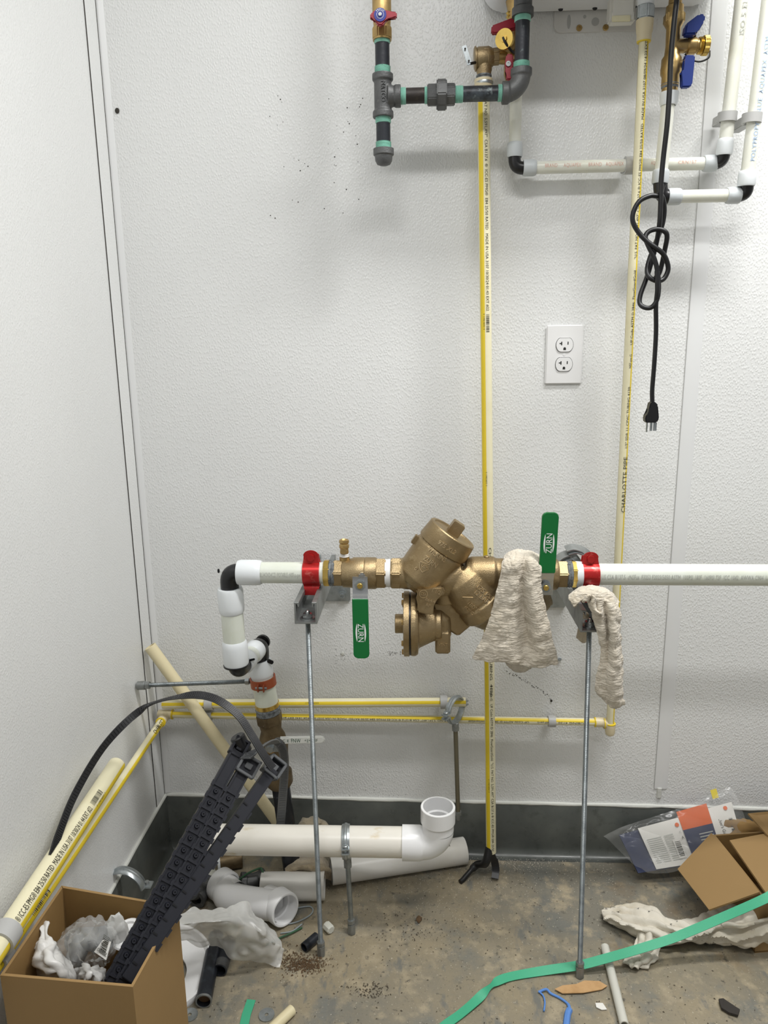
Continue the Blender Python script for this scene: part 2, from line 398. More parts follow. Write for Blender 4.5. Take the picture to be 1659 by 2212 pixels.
# ================================================================ the room
ZC = 2.62; XR = 2.7; YF = -3.2
struct(MB().box((XR/2-.05, .05, ZC/2), (XR+.1, .1, ZC)).build('wall_back', 'frp', smooth=0), 'white pebbled plastic wall panel at the back')
struct(MB().box((-.05, YF/2, ZC/2), (.1, -YF, ZC)).build('wall_left', 'frp_left', smooth=0), 'white pebbled plastic wall panel on the left')
struct(MB().box((XR/2-.05, YF/2+.05, -.05), (XR+.1, -YF+.1, .1)).build('floor', 'floor_concrete', smooth=0), 'worn stained concrete floor')
struct(MB().box((XR/2-.05, YF/2+.05, ZC+.05), (XR+.1, -YF+.1, .1)).build('ceiling', 'ceiling_white', smooth=0), 'white ceiling')
# inside-corner moulding: flange on the left wall, dark joint lines, smooth flange on the back wall
pA, pB = X(175, 0), X(302, 1300)
yl = (pA.y+pB.y)/2
struct(MB().box((.0009, yl/2-.004, ZC/2+.075), (.0018, abs(yl)-.008, ZC-.15), bev=.0005).build('trim_1', 'frp_left'), 'narrow white moulding flange on left wall at the corner')
struct(MB().prism([(.0, 0), (.0145, 0), (.0145, -.0012), (.006, -.0045), (.002, -.0055), (.0, -.0050)], (0, 0, .15), (1, 0, 0), (0, 1, 0), ZC-.15).build('trim_2', 'trim_white'), 'smooth white corner moulding flange on back wall')
struct(MB().box((.0010, -.0072, ZC/2+.075), (.0020, .0022, ZC-.15)).build('trim_3', 'spot_dark'), 'thin dark gap in the corner moulding')
struct(MB().box((.0010, yl-.0007, ZC/2+.075), (.0014, .0010, ZC-.15)).build('trim_4', 'spot_dark'), 'thin dark joint beside the corner moulding')
# seam strip between the two back panels
a0 = Y(1412, 1705); a1 = Y(1535, 60); xs0 = (a0.x+a1.x)/2; sw = .030
zb = Y(1420, 1703).z
struct(MB().prism([(0, 0), (sw, 0), (sw, -.0005), (sw-.004, -.0018), (.002, -.0018), (0, -.0012)], (xs0, 0, zb), (1, 0, 0), (0, 1, 0), ZC-zb).build('trim_5', 'trim_white'), 'white vertical seam strip between the back wall panels')
struct(MB().prism([(0, 0), (.012, 0), (.010, -.004), (.002, -.004)], (xs0+.006, 0, zb-.022), (1, 0, 0), (0, 1, 0), .024).build('trim_6', 'caulk'), 'drip of caulk under the seam strip')
struct(MB().box((xs0-.0003, -.0010, (ZC+zb)/2), (.0008, .0022, ZC-zb)).build('trim_9', 'clamp_grey'), 'thin grey joint line along the seam strip')
# painted cove base: vertical face, then a fillet on to the floor
HB = .142
def hb_back(x): return .142-.0105*min(x, 1.6)
def cove_prof():
    pr = [(0, HB), (.004, HB), (.006, HB-.003), (.007, .03)]
    for k in range(7):
        a = math.pi/2*k/6; pr.append((.007+.014*(1-math.cos(a)), .001+.02*(1-math.sin(a))))
    pr += [(.03, 0.0004), (0, 0.0004)]; return pr
pr = cove_prof()
mb = MB(); n = len(pr); NX = 60
vs = []
for i in range(NX+1):
    x = XR*i/NX
    for (t, z) in pr: vs.append(V((x, -t, (z if z < .1 else z-HB+hb_back(x)) + (.0016*noise.noise(V((x*9, z*30, 0))) if z > .1 else 0))))
mb.add(vs, [(i*n+k, i*n+(k+1) % n, (i+1)*n+(k+1) % n, (i+1)*n+k) for i in range(NX) for k in range(n)])
struct(mb.build('baseboard_back', 'cove'), 'dark grey painted cove base along the back wall')
mb = MB(); vs = []
for i in range(NX+1):
    y = YF*i/NX
    for (t, z) in pr: vs.append(V((t, y, z + (.0016*noise.noise(V((y*9, z*30, 4))) if z > .1 else 0))))
mb.add(vs, [(i*n+k, i*n+(k+1) % n, (i+1)*n+(k+1) % n, (i+1)*n+k) for i in range(NX) for k in range(n)])
struct(mb.build('baseboard_left', 'cove'), 'dark grey painted cove base along the left wall')
# caulk bead over the cove base
def bead(p0, p1, seed):
    pts = []; rs = []
    for k in range(81):
        p = V(p0).lerp(V(p1), k/80); p.z += (hb_back(p.x)-HB if seed == 1 else 0); pts.append(p + V((0, 0, .0015*noise.noise(p*40+V((seed, 0, 0)))))); rs.append(.0045+.0022*noise.noise(p*25+V((0, seed, 0))))
    return MB().tube(pts, rs, 8)
struct(bead((.004, -.002, HB+.003), (XR, -.002, HB+.003), 1).build('trim_7', 'caulk'), 'uneven white caulk line above back cove base')
struct(bead((.002, -.004, HB+.003), (.002, YF, HB+.003), 5).build('trim_8', 'caulk'), 'uneven white caulk line above left cove base')
# ceiling fixtures
for i, (lc, sx, sy, pw) in enumerate(LAMPS):
    t = thing('ceiling_light', ['long ceiling light near the right end of back wall', 'long ceiling light added as fill over the middle of the room'][i], 'light', (lc[0], lc[1], ZC), 'ceiling lights')
    MB().box((lc[0], lc[1], ZC-.02), (sx+.04, sy+.04, .04), bev=.006).build('housing', 'ceiling_white', t)
    MB().box((lc[0], lc[1], ZC-.046), (sx, sy, .012), bev=.004).build('diffuser', 'lens', t)
# marks on the wall, each a small real thing
def mark(name, label, cat, u, v, px, m='spot_dark', y=-.0015):
    p = Y(u, v, y); s_ = S(u, v, y)*px; mb = MB(); mb.ball(p, s_, 10, 6, (1, .25, 1.15)); return tag(mb.build(name, m), label, cat)
mark('wall_plug', 'small dark hole plug in back wall near the left corner', 'plug', 253, 239, 5)
mark('wall_plug', 'small dark hole in back wall between hanging rags and yellow drain pipe', 'plug', 1191, 1514, 2.6)
t = thing('wall_screw', 'small bright screw in back wall beside the hanging rag', 'screw', Y(1209, 1424))
MB().cyl(Y(1209, 1424, 0), Y(1209, 1424, -.004), .0042, 12, ch=.001).build('screw_head', 'zinc', t)
mark('wall_plug', 'pale filled anchor in wall under the left green handle', 'plug', 740, 1412, 4, 'caulk')
mb = MB(); rnd = random.Random(4)
for k in range(46):
    f = k/45; u = 1095+f*96+rnd.uniform(-2, 2); v = 1452+f*f*18+f*38+rnd.uniform(-3, 3); mb.ball(Y(u, v, -.0004), .0006+rnd.random()*.0007, 6, 4, (1, .3, 1))
for k in range(34):
    u = rnd.gauss(735, 9); v = rnd.gauss(1416, 9); mb.ball(Y(u, v, -.0002), .0003+rnd.random()*.0004, 6, 4, (1.8, .3, .8))
for k in range(40):
    u = rnd.uniform(580, 790); v = rnd.uniform(200, 480)-(u-580)*.1; mb.ball(Y(u, v, -.0004), .0005+rnd.random()*.0008, 6, 4, (1, .3, 1))
for k in range(20):
    u = rnd.gauss(850, 14); v = rnd.gauss(1411, 2); mb.ball(Y(u, v, -.0004), .0004+rnd.random()*.0004, 6, 4, (2.4, .3, .7))
for k in range(14): mb.ball(Y(rnd.uniform(700, 880), rnd.uniform(1690, 1722), -.0004), .0006, 6, 4, (1, .3, 1.6))
tag(mb.build('dirt_specks', 'spot_dark', kind='stuff'), 'tiny dark dirt specks and scuffs scattered on the white wall', 'specks')
# duplex outlet
t = thing('wall_outlet', 'white duplex outlet with cover plate between the two yellow pipes', 'outlet', Y(1218, 828))
c = (Y(1180, 703)+Y(1258, 703)+Y(1178, 828)+Y(1255, 828))/4; pw, ph = .0755, .120
mb = MB(); e = .0045
mb.prism([(-pw/2, -ph/2), (pw/2, -ph/2), (pw/2, ph/2), (-pw/2, ph/2)], c, (1, 0, 0), (0, 0, 1), .0055, bev=.0025, seg=3).build('cover_plate', 'outlet_white', t)
for sz in (1, -1):
    cc = c + V((0, -.0055, sz*.0195)); pl = []
    for k in range(32):
        a = 2*math.pi*k/32; pl.append((.0172*math.cos(a), max(-.0135, min(.0135, .0172*math.sin(a)))))
    r_ = MB().prism([(x*1.05, z*1.05) for x, z in pl], cc+V((0, .0003, 0)), (1, 0, 0), (0, 0, 1), .0006).build('receptacle_gap', 'outlet_dark', t)
    rc = MB().prism(pl, cc, (1, 0, 0), (0, 0, 1), .0022, bev=.0006).build('receptacle', 'outlet_white', t)
    q = cc+V((0, -.0022, 0)); sl = MB()
    sl.box(q+V((-.0064, 0, .0030)), (.0022, .0006, .0070)); sl.box(q+V((-.0090, 0, .0030)), (.0035, .0006, .0020))
    sl.box(q+V((.0064, 0, .0035)), (.0020, .0006, .0058))
    sl.prism([(.0026*math.cos(math.pi*k/10), .0026*math.sin(math.pi*k/10)) for k in range(11)]+[(-.0026, -.0030), (.0026, -.0030)], q+V((0, .0003, -.0072)), (1, 0, 0), (0, 0, 1), .0006)
    sl.build('slots', 'outlet_dark', rc)
MB().cyl(c+V((0, -.005, 0)), c+V((0, -.0062, 0)), .0026, 12).build('plate_screw', 'outlet_white', t)
# ================================================================ wall-hung water heater (only its underside edge is in view)
yH = -.012
zH = Y(1250, 22, yH).z; xa = Y(1043, 15, yH).x; xb = Y(1538, 15, yH).x
t = thing('water_heater', 'white wall-hung water heater at the top edge of the photo', 'water heater', ((xa+xb)/2, -.13, zH))
pl = []
R_ = .035
for k in range(9):
    a = math.pi+math.pi/2*k/8; pl.append((xa+R_+R_*math.cos(a), zH+R_+R_*math.sin(a)))
for k in range(9):
    a = -math.pi/2+math.pi/2*k/8; pl.append((xb-R_+R_*math.cos(a), zH+R_+R_*math.sin(a)))
pl += [(xb, zH+.55), (xa, zH+.55)]
MB().prism(pl, (0, yH, 0), (1, 0, 0), (0, 0, 1), .235, bev=.004).build('casing', 'heater_white', t)
# mounting bracket under it
yk = -.003
def K(u, v, y=yk): return Y(u, v, y)
k0, k1 = K(1196, 72), K(1388, 68); kz = k0.z; kr = .012
pl = [(k0.x, zH+.02)]
for k in range(7):
    a = math.pi+math.pi/2*k/6; pl.append((k0.x+kr+kr*math.cos(a), kz+kr+kr*math.sin(a)))
for k in range(7):
    a = -math.pi/2+math.pi/2*k/6; pl.append((k1.x-kr+kr*math.cos(a), kz+kr+kr*math.sin(a)))
pl += [(k1.x, zH+.02)]
br = MB().prism(pl, (0, -.0005, 0), (1, 0, 0), (0, 0, 1), .0035, bev=.001).build('mounting_bracket', 'bracket_white', t)
for (u, v) in ((1251, 61), (1308, 60)):
    q = K(u, v, -.004); MB().lathe(q, q+V((0, -1, 0)), [(0, .0055), (.002, .0055), (.003, .0045), (.003, .0025), (.0015, .0025), (.0015, 0)], 14).build('bracket_screw', 'brass', br)
for (u, v, a, b) in ((1229, 47, .0035, .012), (1263, 36, .003, .003), (1286, 47, .0072, .0072)):
    q = K(u, v, -.0041); MB().prism([(a*math.cos(2*math.pi*k/16), b*math.sin(2*math.pi*k/16)) for k in range(16)], q, (1, 0, 0), (0, 0, 1), .0004).build('keyhole', 'clamp_grey', br)
for (u, v) in ((1211, 20), (1285, 18), (1306, 8), (1371, 14)):
    q = K(u, v, -.02); MB().ball(q, .0035, 12, 8, (1.3, .6, 1)).build('rubber_foot', 'black_plastic', t)
# cable entry box
q0 = K(1313, 62, -.05)
cb = MB().box(K(1342, 15, -.05), (.046, .03, .05), bev=.005).build('cable_entry', 'connector_white', t)
MB().box(K(1342, 40, -.055), (.046, .022, .018), bev=.003).build('entry_frame', 'connector_white', cb)
MB().box(K(1342, 40, -.067), (.033, .003, .010), bev=.001).build('entry_plug', 'cpvc', cb)

# ================================================================ black iron gas line
yg = -.12
def G(u, v): return Y(u, v, yg)
sg = S(830, 200, yg)
t = thing('gas_pipe', 'black iron gas pipe with tee, union and capped drip leg', 'pipe', G(828, 358))
ri = .5*31*sg
ax = G(827, 200)       # vertical leg axis
def gz(v, u=826): return G(u, v).z
def vleg(z): return V((ax.x, yg, z))
hz = G(950, 205).z     # horizontal run height
def hrun(u): return V((G(u, 205).x, yg, hz))
x2 = G(1127, 120).x
def vr(z): return V((x2, yg, z))
MB().cyl(vleg(gz(92)), vleg(gz(165)), ri).build('nipple', 'iron_pipe', t)
MB().cyl(vleg(gz(248)), vleg(gz(332)), ri).build('nipple', 'iron_pipe', t)
MB().cyl(hrun(855), hrun(930), ri).build('nipple', 'iron_pipe_rust', t)
MB().cyl(hrun(975), hrun(1095), ri).build('nipple', 'iron_pipe_stained', t)
MB().cyl(vr(gz(20, 1127)), vr(gz(165, 1127)), ri).build('nipple', 'iron_pipe', t)
# tee
mb = MB(); rb = ri*1.22; rc = ri*1.46
zt, zb_ = gz(160), gz(255)
mb.lathe(vleg(zb_), vleg(zt), [(0, 0), (0, rc), (.010, rc), (.013, rb), (zt-zb_-.013, rb), (zt-zb_-.010, rc), (zt-zb_, rc), (zt-zb_, 0)], 32)
hb = hrun(866).x-ax.x
mb.lathe(V((ax.x, yg, hz)), hrun(900), [(0, 0), (0, rb), (hb-.013, rb*1.0), (hb-.010, rc), (hb, rc), (hb, 0)], 32)
mb.lathe(V((ax.x, yg, hz)), hrun(900), [(rb*.6, 0), (rb*.6, rb*1.3), (rb*1.5, rb*.98), (rb*1.5, 0)], 32)
te = mb.build('tee', 'cast_iron', t, remesh=.0012, relax=5)
text_cyl(te, 'MATCO', V((ax.x, yg, gz(180))), (0, 0, -1), rb, (.1, -1, 0), .0075, 'cast_iron', 'cast_lettering', ext=.0006, fit=.034)
# union
mb = MB(); mb.hexa(hrun(923), hrun(945), ri*1.45, rot=math.pi/6, n=8); mb.hexa(hrun(963), hrun(983), ri*1.45, rot=math.pi/8, n=8); un = mb.build('union', 'cast_iron', t, smooth=20)
MB().hexa(hrun(943), hrun(965), ri*2.0, .002, rot=0.2, n=8).build('union_nut', 'cast_iron', un, smooth=20)
# elbow
mb = MB(); cx_ = hrun(1090).x; rad = x2-cx_; pts = []
for k in range(11):
    a = math.pi/2*k/10; pts.append(V((cx_+rad*math.sin(a), yg, hz+rad*(1-math.cos(a)))))
pts = [hrun(1086)]+pts+[vr(hz+rad+.006)]
mb.tube(pts, rb*1.05, 28)
mb.lathe(hrun(1084), hrun(1100), [(0, 0), (0, rc), (.011, rc), (.014, rb), (.014, 0)], 32)
ze = gz(148, 1127); mb.lathe(vr(ze), vr(ze-.05), [(0, 0), (0, rc), (.011, rc), (.014, rb), (.014, 0)], 32)
el = mb.build('elbow', 'cast_iron', t, remesh=.0012, relax=4)
# coupling at the top
zc = gz(36, 1127)
MB().lathe(vr(zc), vr(zc+.1), [(0, ri), (0, rc), (.012, rc), (.015, rb), (zH-.0008-zc, rb)], 32).build('coupling', 'cast_iron', t)
# drip-leg cap
zk = gz(322); mb = MB(); h = zk-gz(358)
mb.lathe(vleg(zk), vleg(zk-.1), [(0, ri), (0, rc), (.010, rc), (.012, rb*1.04), (h*.72, rb*.98), (h*.92, rb*.78), (h, rb*.4), (h, 0)], 32).build('cap', 'cast_iron', t)
# pipe dope bands with visible threads
def dope(A, B, r=ri):
    A = V(A); B = V(B); L = (B-A).length; pr = [(0, r+.0004)]; n = max(3, int(L/.0018))
    for k in range(n): pr += [((k+.25)*L/n, r+.0014), ((k+.75)*L/n, r+.0005)]
    pr.append((L, r+.0003)); return MB().lathe(A, B, pr, 28).build('thread_band', 'dope_green', t, smooth=60)
dope(vleg(gz(84)), vleg(gz(95))); dope(vleg(gz(144)), vleg(gz(160))); dope(vleg(gz(254)), vleg(gz(267))); dope(vleg(gz(307)), vleg(gz(324)))
dope(hrun(865), hrun(877)); dope(hrun(917), hrun(924)); dope(hrun(982), hrun(1000)); dope(hrun(1075), hrun(1087))
dope(vr(gz(30, 1127)), vr(gz(48, 1127))); dope(vr(gz(134, 1127)), vr(gz(149, 1127)))
MB().cyl(vleg(gz(88)+.135), vleg(ZC-.001), ri).build('riser', 'iron_pipe', t)
# gas valve above the drip leg
t = thing('gas_valve', 'brass gas valve with red wing handle and blue disc', 'valve', vleg(gz(88)))
z0 = gz(88); mb = MB()
mb.lathe(vleg(z0), vleg(z0+1), [(0, ri), (0, ri*1.28), (.003, ri*1.3), (.020, ri*1.3), (.022, ri*1.16), (.030, ri*1.22), (.040, ri*1.3), (.066, ri*1.3), (.078, ri*1.15), (.1, ri*1.2), (.14, ri*1.2)], 32)
mb.hexa(vleg(z0+.001), vleg(z0+.02), ri*1.42, .002, n=8, rot=.39).build('body', 'brass', t, smooth=30)
hc = Y(821, 30, yg-.045)
mb = MB(); mb.cyl(vleg(hc.z)+V((0, 0, 0)), V((hc.x, yg-.032, hc.z)), .008, 14).build('stem', 'brass', t)
mb = MB(); ss = S(821, 30, yg-.04)
pl = [(-22, 5), (-12, 6), (-10, 11), (10, 11), (13, 6), (36, 6), (36, -6), (15, -4), (10, -14), (4, -20), (-4, -20), (-10, -14), (-14, -4), (-22, -7)]
hd = MB().prism([(x*ss, z*ss) for x, z in pl], V((hc.x, yg-.030, hc.z)), (1, 0, 0), (0, 0, 1), .011, bev=.002).build('handle', 'red_handle', t)
dc = V((hc.x, yg-.0415, hc.z))
MB().cyl(dc, dc+V((0, -.0012, 0)), .0105, 28).build('disc', 'blue_disc', hd)
mb = MB()
mb.lathe(dc+V((0, -.0011, 0)), dc+V((0, -1, 0)), [(0, .0062), (.0006, .0062), (.0006, .0058), (0, .0058)], 24)
mb.build('disc_ring', 'white_ink', hd)
for i, ch in enumerate('PROFLO'):
    a = math.radians(135-18*i*1.0); up = V((math.cos(a), 0, math.sin(a))); rd = V((math.sin(a), 0, -math.cos(a)))
    text_flat(hd, ch, dc+V((0, -.0013, 0))+up*.0083, rd, up, .0026, 'white_ink')
MB().hexa(dc, dc+V((0, -.004, 0)), .0034, .0006).build('nut', 'chrome', hd)

# ================================================================ hot side: service valve and relief valve
yv = -.060
def H(u, v, y=yv): return Y(u, v, y)
t = thing('hot_valve', 'brass hot water service valve with red handles behind gas pipe', 'valve', H(1112, 215))
xv = H(1113, 110).x
def vv(v): return V((xv, yv, H(1113, v).z))
mb = MB()
def vz(v): return H(1113, v).z
L0 = vz(200); mb.lathe(vv(200), vv(0), [(0, .010), (0, .0165), (.02, .0165), (.03, .020), (.06, .020), (.075, .0145), (.13, .0145), (.15, .019), (zH-.001-L0, .019)], 28)
mb.build('body', 'brass', t)
mb = MB(); pts = []
z1 = vz(42); q = Y(1104, 42, yv); pr = [(0, .006)]
for k in range(int((zH-q.z-.012)/.006)): pr += [(.004+.006*k, .0095), (.007+.006*k, .0070)]
mb.lathe(q, q+V((0, 0, 1)), pr, 20).build('corrugated_tail', 'brass_bright', t)
# branch to the relief valve
a0 = H(1115, 124); b0 = H(1076, 122)
MB().cyl(a0, b0, .0125, 22).build('branch', 'brass', t)
s_ = S(1087, 60, -.09)
hn = MB().prism([(-27*s_, -11*s_), (-26*s_, 3*s_), (22*s_, 18*s_), (28*s_, 18*s_), (28*s_, -4*s_), (-18*s_, -13*s_)], Y(1087, 63, -.085), (1, 0, 0), (0, 0, 1), .012, bev=.002).build('handle', 'red_handle', t)
hn2 = MB().prism([(-7*s_, 24*s_), (0, 27*s_), (8*s_, 24*s_), (9*s_, 2*s_), (5*s_, -6*s_), (6*s_, -26*s_), (-6*s_, -26*s_), (-6*s_, -6*s_), (-10*s_, 2*s_)], Y(1099, 148, -.085), (1, 0, 0), (0, 0, 1), .010, bev=.002).build('handle', 'red_handle', t)
q = Y(1098, 138, -.0955); MB().lathe(q, q+V((0, -1, 0)), [(0, .0045), (.002, .0045), (.002, .002), (.0008, .002), (.0008, 0)], 14).build('handle_screw', 'chrome', hn2)
# hose-thread drain cap and its strap
ca = Y(1089, 84, -.10); cdir = V((-.45, -.85, -.1)).normalized()
MB().lathe(ca-cdir*.02, ca, [(0, .011), (.012, .011), (.012, .0165), (.018, .0172), (.021, .0165), (.0212, 0)], 28).build('drain_cap', 'brass_bright', t)
MB().lathe(ca+cdir*.001, ca+cdir, [(0, .006), (.003, .0055), (.0035, 0)], 16).build('cap_button', 'brass_bright', t)
MB().tube(catmull([ca+cdir*.003+V((-.001, 0, .002)), ca+cdir*.004+V((.004, 0, -.007)), ca+cdir*.001+V((.014, .004, -.018)), ca+V((.03, .02, -.022))], 6), .0022, 10).build('cap_strap', 'rubber_black', t)
MB().hexa(Y(1101, 96, -.08), Y(1101, 96, -.06), .014).build('drain_port', 'brass', t)
t = thing('relief_valve', 'bronze pressure relief valve with flat steel test lever', 'valve', H(1046, 180))
rv = H(1046, 126); sr = S(1046, 126, yv)
mb = MB()
mb.lathe(rv+V((-22*sr, 0, -1*sr)), rv+V((1, 0, .06)), [(0, 0), (0, 20*sr), (2*sr, 24*sr), (5*sr, 24*sr), (6*sr, 21*sr), (10*sr, 22.5*sr), (32*sr, 22*sr), (38*sr, 19*sr), (46*sr, 13*sr), (52*sr, 11*sr), (52*sr, 0)], 36)
mb.lathe(rv+V((0, 0, 0)), rv+V((0, 0, -1)), [(0, 17*sr), (24*sr, 17*sr), (30*sr, 15.5*sr), (33*sr, 15.5*sr), (33*sr, 0)], 30)
rb_ = mb.build('body', 'bronze_cast', t)
MB().hexa(rv+V((17*sr, 0, 2*sr)), rv+V((33*sr, 0, 3*sr)), 18*sr, .002, rot=.3).build('hex_flange', 'bronze_cast', t, smooth=20)
q = rv+V((35*sr, 0, 3*sr)); MB().lathe(q, q+V((1, 0, 0)), [(0, 11*sr), (2*sr, 12.5*sr), (5*sr, 11.5*sr), (7*sr, 12.5*sr), (9*sr, 11*sr)], 24).build('tape_wrap', 'teflon', t)
l0 = Y(1002, 98, -.085); l1 = Y(1015, 140, -.085); d = (l1-l0)
lv = MB().prism([(-.0045, 0), (.0045, 0), (.0045, d.length), (-.0045, d.length)], l0, V((1, .35, .3)).normalized().cross(V((0, 0, 0))) if False else (V((0, 1, 0)).cross(d)).normalized()*-1, d.normalized(), .0022, bev=.0008).build('test_lever', 'zinc', t)
for f in (.2, .82):
    q = l0+d*f+V((0, -.0024, 0)); MB().cyl(q, q+V((0, -.001, 0)), .0016, 10).build('lever_hole', 'spot_dark', lv)
MB().tube([l1+V((.001, 0, .002)), l1+V((.010, .008, .006)), rv+V((-20*sr, 0, -6*sr))], .0025, 8).build('lever_arm', 'black_plastic', t)
# printed frame on the body
mb = MB()
for (x0_, z0_, x1_, z1_) in ((-2, 12, 8, 12), (8, 12, 8, -17), (8, -17, 0, -17)):
    a_ = rv+V((x0_*sr, -22.5*sr, z0_*sr)); b_ = rv+V((x1_*sr, -22.5*sr, z1_*sr))
    def onb(p): 
        zz = p.z-rv.z; return V((p.x, rv.y-math.sqrt(max(0, (22.4*sr)**2-zz*zz)), p.z))
    mb.tube([onb(a_.lerp(b_, k/5)) for k in range(6)], .0007, 6)
mb.build('cast_frame', 'bronze_cast', t)
z0 = rv.z-33*sr
zt_ = V((rv.x, yv, z0))
MB().lathe(zt_, zt_+V((0, 0, -1)), [(0, 16.5*sr), (3*sr, 17*sr), (5*sr, 15.5*sr), (8*sr, 16.5*sr), (12*sr, 15*sr), (20*sr, 14*sr)], 28).build('threaded_adapter', 'dope_grey', t)
MB().hexa(zt_+V((0, 0, -9*sr)), zt_+V((0, 0, -15*sr)), 17*sr, .001).build('adapter_nut', 'zinc_dull', t, smooth=20)
MB().lathe(zt_+V((0, 0, -14*sr)), zt_+V((0, 0, -1)), [(0, 0), (0, 20*sr), (2*sr, 20.5*sr), (6*sr, 20*sr), (7*sr, 14*sr)], 32).build('adapter_flange', 'zinc', t)

# ================================================================ yellow-striped pipes
def cpvc(name, label, A, B, r, face, stripes, open_ends=True, m='cpvc', cat='pipe', group=None, wall=.0024):
    A = V(A); B = V(B); t = thing(name, label, cat, (A if A.z < B.z else B), group)
    MB().pipe(A, B, r, r-wall).build('pipe', m, t)
    for (ang, wd) in stripes: stripe_cyl(t, A, B, r, face, ang, wd)
    return t
# relief drain, 3/4 in, from the relief valve down to the floor
rA = Y(1044, 176, yv); rB = Y(1061, 1840, -.085); r34 = .0114
tD = cpvc('drain_pipe', 'tall cream pipe with yellow stripe left of the outlet, down to the floor', rB, rA, r34, TOCAM, [(math.radians(38), math.radians(50)), (math.radians(200), math.radians(60))])
MB().lathe(Y(1044, 172, yv), rB, [(0, .012), (0, .0165), (.012, .0165), (.016, .0145), (.03, .0142), (.03, .011)], 30).build('adapter', 'cpvc_fitting', tD)
dd = (rB-rA).normalized(); Lr = (rB-rA).length
def tD_text(txt, v0, v1, cap=.0052, m='ink', shift=0):
    f0 = (v0-176)/(1840-176); 
    a_ = Y(1044+17*f0, v0, yv+(-.085-yv)*f0); f1 = (v1-176)/(1840-176); b_ = Y(1044+17*f1, v1, yv+(-.085-yv)*f1)
    text_cyl(tD, txt, rA+dd*((a_-rA).dot(dd)), dd, r34, V((.28, -1, 0)), cap, m, fit=(b_-a_).length, shift=shift)
def tD_pt(v):
    f = (v-176)/(1840-176); return rA+dd*((Y(1044+17*f, v, yv+(-.085-yv)*f)-rA).dot(dd))
tD_text('U.S. PAT NO. 5,591,497"  CSA B137.6  \u00ae  ICC-ES PMG\u00ae  E84 25/50 RATED   MADE IN USA 3107 10/30/24 01:43 EXT #22', 200, 672)
barcode_cyl(tD, tD_pt(680), dd, r34, V((.28, -1, 0)), .033, .0065)
tD_text('CHARLOTTE PIPE  3/4" SDR 11 CPVC TUBING  4120', 1180, 1500, .0055)
tD_text('NSF-pw-G   UP Code ASTM D 2846  FlowGuardGold  "U.S. PAT NO. 5,591,497" CSA B137.6 \u00ae ICC-ES PMG\u00ae E84 25/50', 1478, 1832)
for (va, vb, s2) in ((678, 712, -.0072), (1018, 1048, -.0058), (1678, 1706, -.0075)):
    text_cyl(tD, '0  11942 06552  0', tD_pt(va), dd, r34, V((.28, -1, 0)), .003, 'ink', fit=(tD_pt(vb)-tD_pt(va)).length, shift=s2)
# condensate drain, 1/2 in
cA = Y(1391, 84, -.075); cB = Y(1318, 1566, -.034); r12 = .0083
tC = cpvc('condensate_pipe', 'thin cream pipe with yellow stripe right of outlet, behind the black cord', cB, cA, r12, TOCAM, [(math.radians(-52), math.radians(45)), (math.radians(120), math.radians(50))])
cdv = (cA-cB).normalized()
MB().lathe(cA+cdv*-.004, cA+cdv, [(0, r12), (0, .0128), (.003, .0130), (.012, .0130), (.014, .0142), (.03, .0152), (.034, .0150), (.034, .009)], 30).build('adapter', 'cpvc_fitting', tC)
MB().lathe(cA+cdv*-.006, cA+cdv, [(0, r12), (0, .0118), (.003, .0122), (.003, r12)], 28).build('cement_ring', 'stripe_yellow', tC)
q = cA+cdv*.03; MB().hexa(q, q+cdv*.022, .0168, .002).build('hex_nut', 'zinc', tC, smooth=20)
q = cA+cdv*.052; MB().lathe(q, q+cdv, [(0, .012), (0, .0142), (.02, .0142), (.022, .0155), (.024, .0142), ((zH-.001-q.z)/cdv.z, .0142)], 28).build('tailpiece', 'collar_white', tC)
def tC_pt(v):
    f = (v-84)/(1566-84); return cB+cdv*((Y(1391-73*f, v, -.075+.041*f)-cB).dot(cdv))
def tC_text(txt, v0, v1, cap=.0048, **k):
    a_, b_ = tC_pt(v0), tC_pt(v1); text_cyl(tC, txt, a_, cdv, r12, V((.32, -1, 0)), cap, 'ink', fit=(b_-a_).length, **k)
tC_text('CHARLOTTE PIPE', 1105, 985, .008); tC_text('1/2" SDR 11 CPVC TUBING 4120', 968, 835); tC_text('NSF-pw-G', 795, 765); tC_text('UP Code ASTM D 2846  FlowGuardGold', 745, 585)
tC_text('"U.S. PAT NO. 5,591,497" CSA B137.6 \u00ae ICC-ES PMG\u00ae E84 25/50 RATED   MADE IN USA 3107 08/09/24 14:23 EXT', 560, 92)
# its elbow at the bottom and the run along the back wall
eb = Y(1318, 1575, -.034); yw = -.026
wR = Y(1290, 1560, yw); wL = Y(368, 1543, yw)
mb = MB(); ez = eb.z
mb.lathe(V((eb.x, -.034, Y(1318, 1563, -.034).z)), V((eb.x, -.034, 0)), [(0, r12), (0, .0112), (.020, .0112), (.026, .0095), (.030, .004), (.030, 0)], 28)
mb.tube([V((eb.x, -.034, wR.z-.002)), V((eb.x-.012, -.030, wR.z)), wR+V((.02, 0, 0))], .0105, 24)
mb.lathe(wR+V((.028, 0, 0)), wR+V((-1, 0, 0)), [(0, .0100), (.014, .0108), (.032, .0108), (.032, r12)], 28)
mb.build('elbow', 'cpvc_fitting', tC)
q = V((eb.x, -.034, Y(1318, 1563, -.034).z)); MB().lathe(q+V((0, 0, -.0006)), q+V((0, 0, 1)), [(0, .0116), (.002, .0116), (.0028, r12)], 28).build('cement_ring', 'stripe_yellow', tC)
q = wR+V((-.004, 0, 0)); MB().lathe(q, q+V((-1, 0, 0)), [(0, .0112), (.002, .0112), (.003, r12)], 28).build('cement_ring', 'stripe_yellow', tC)
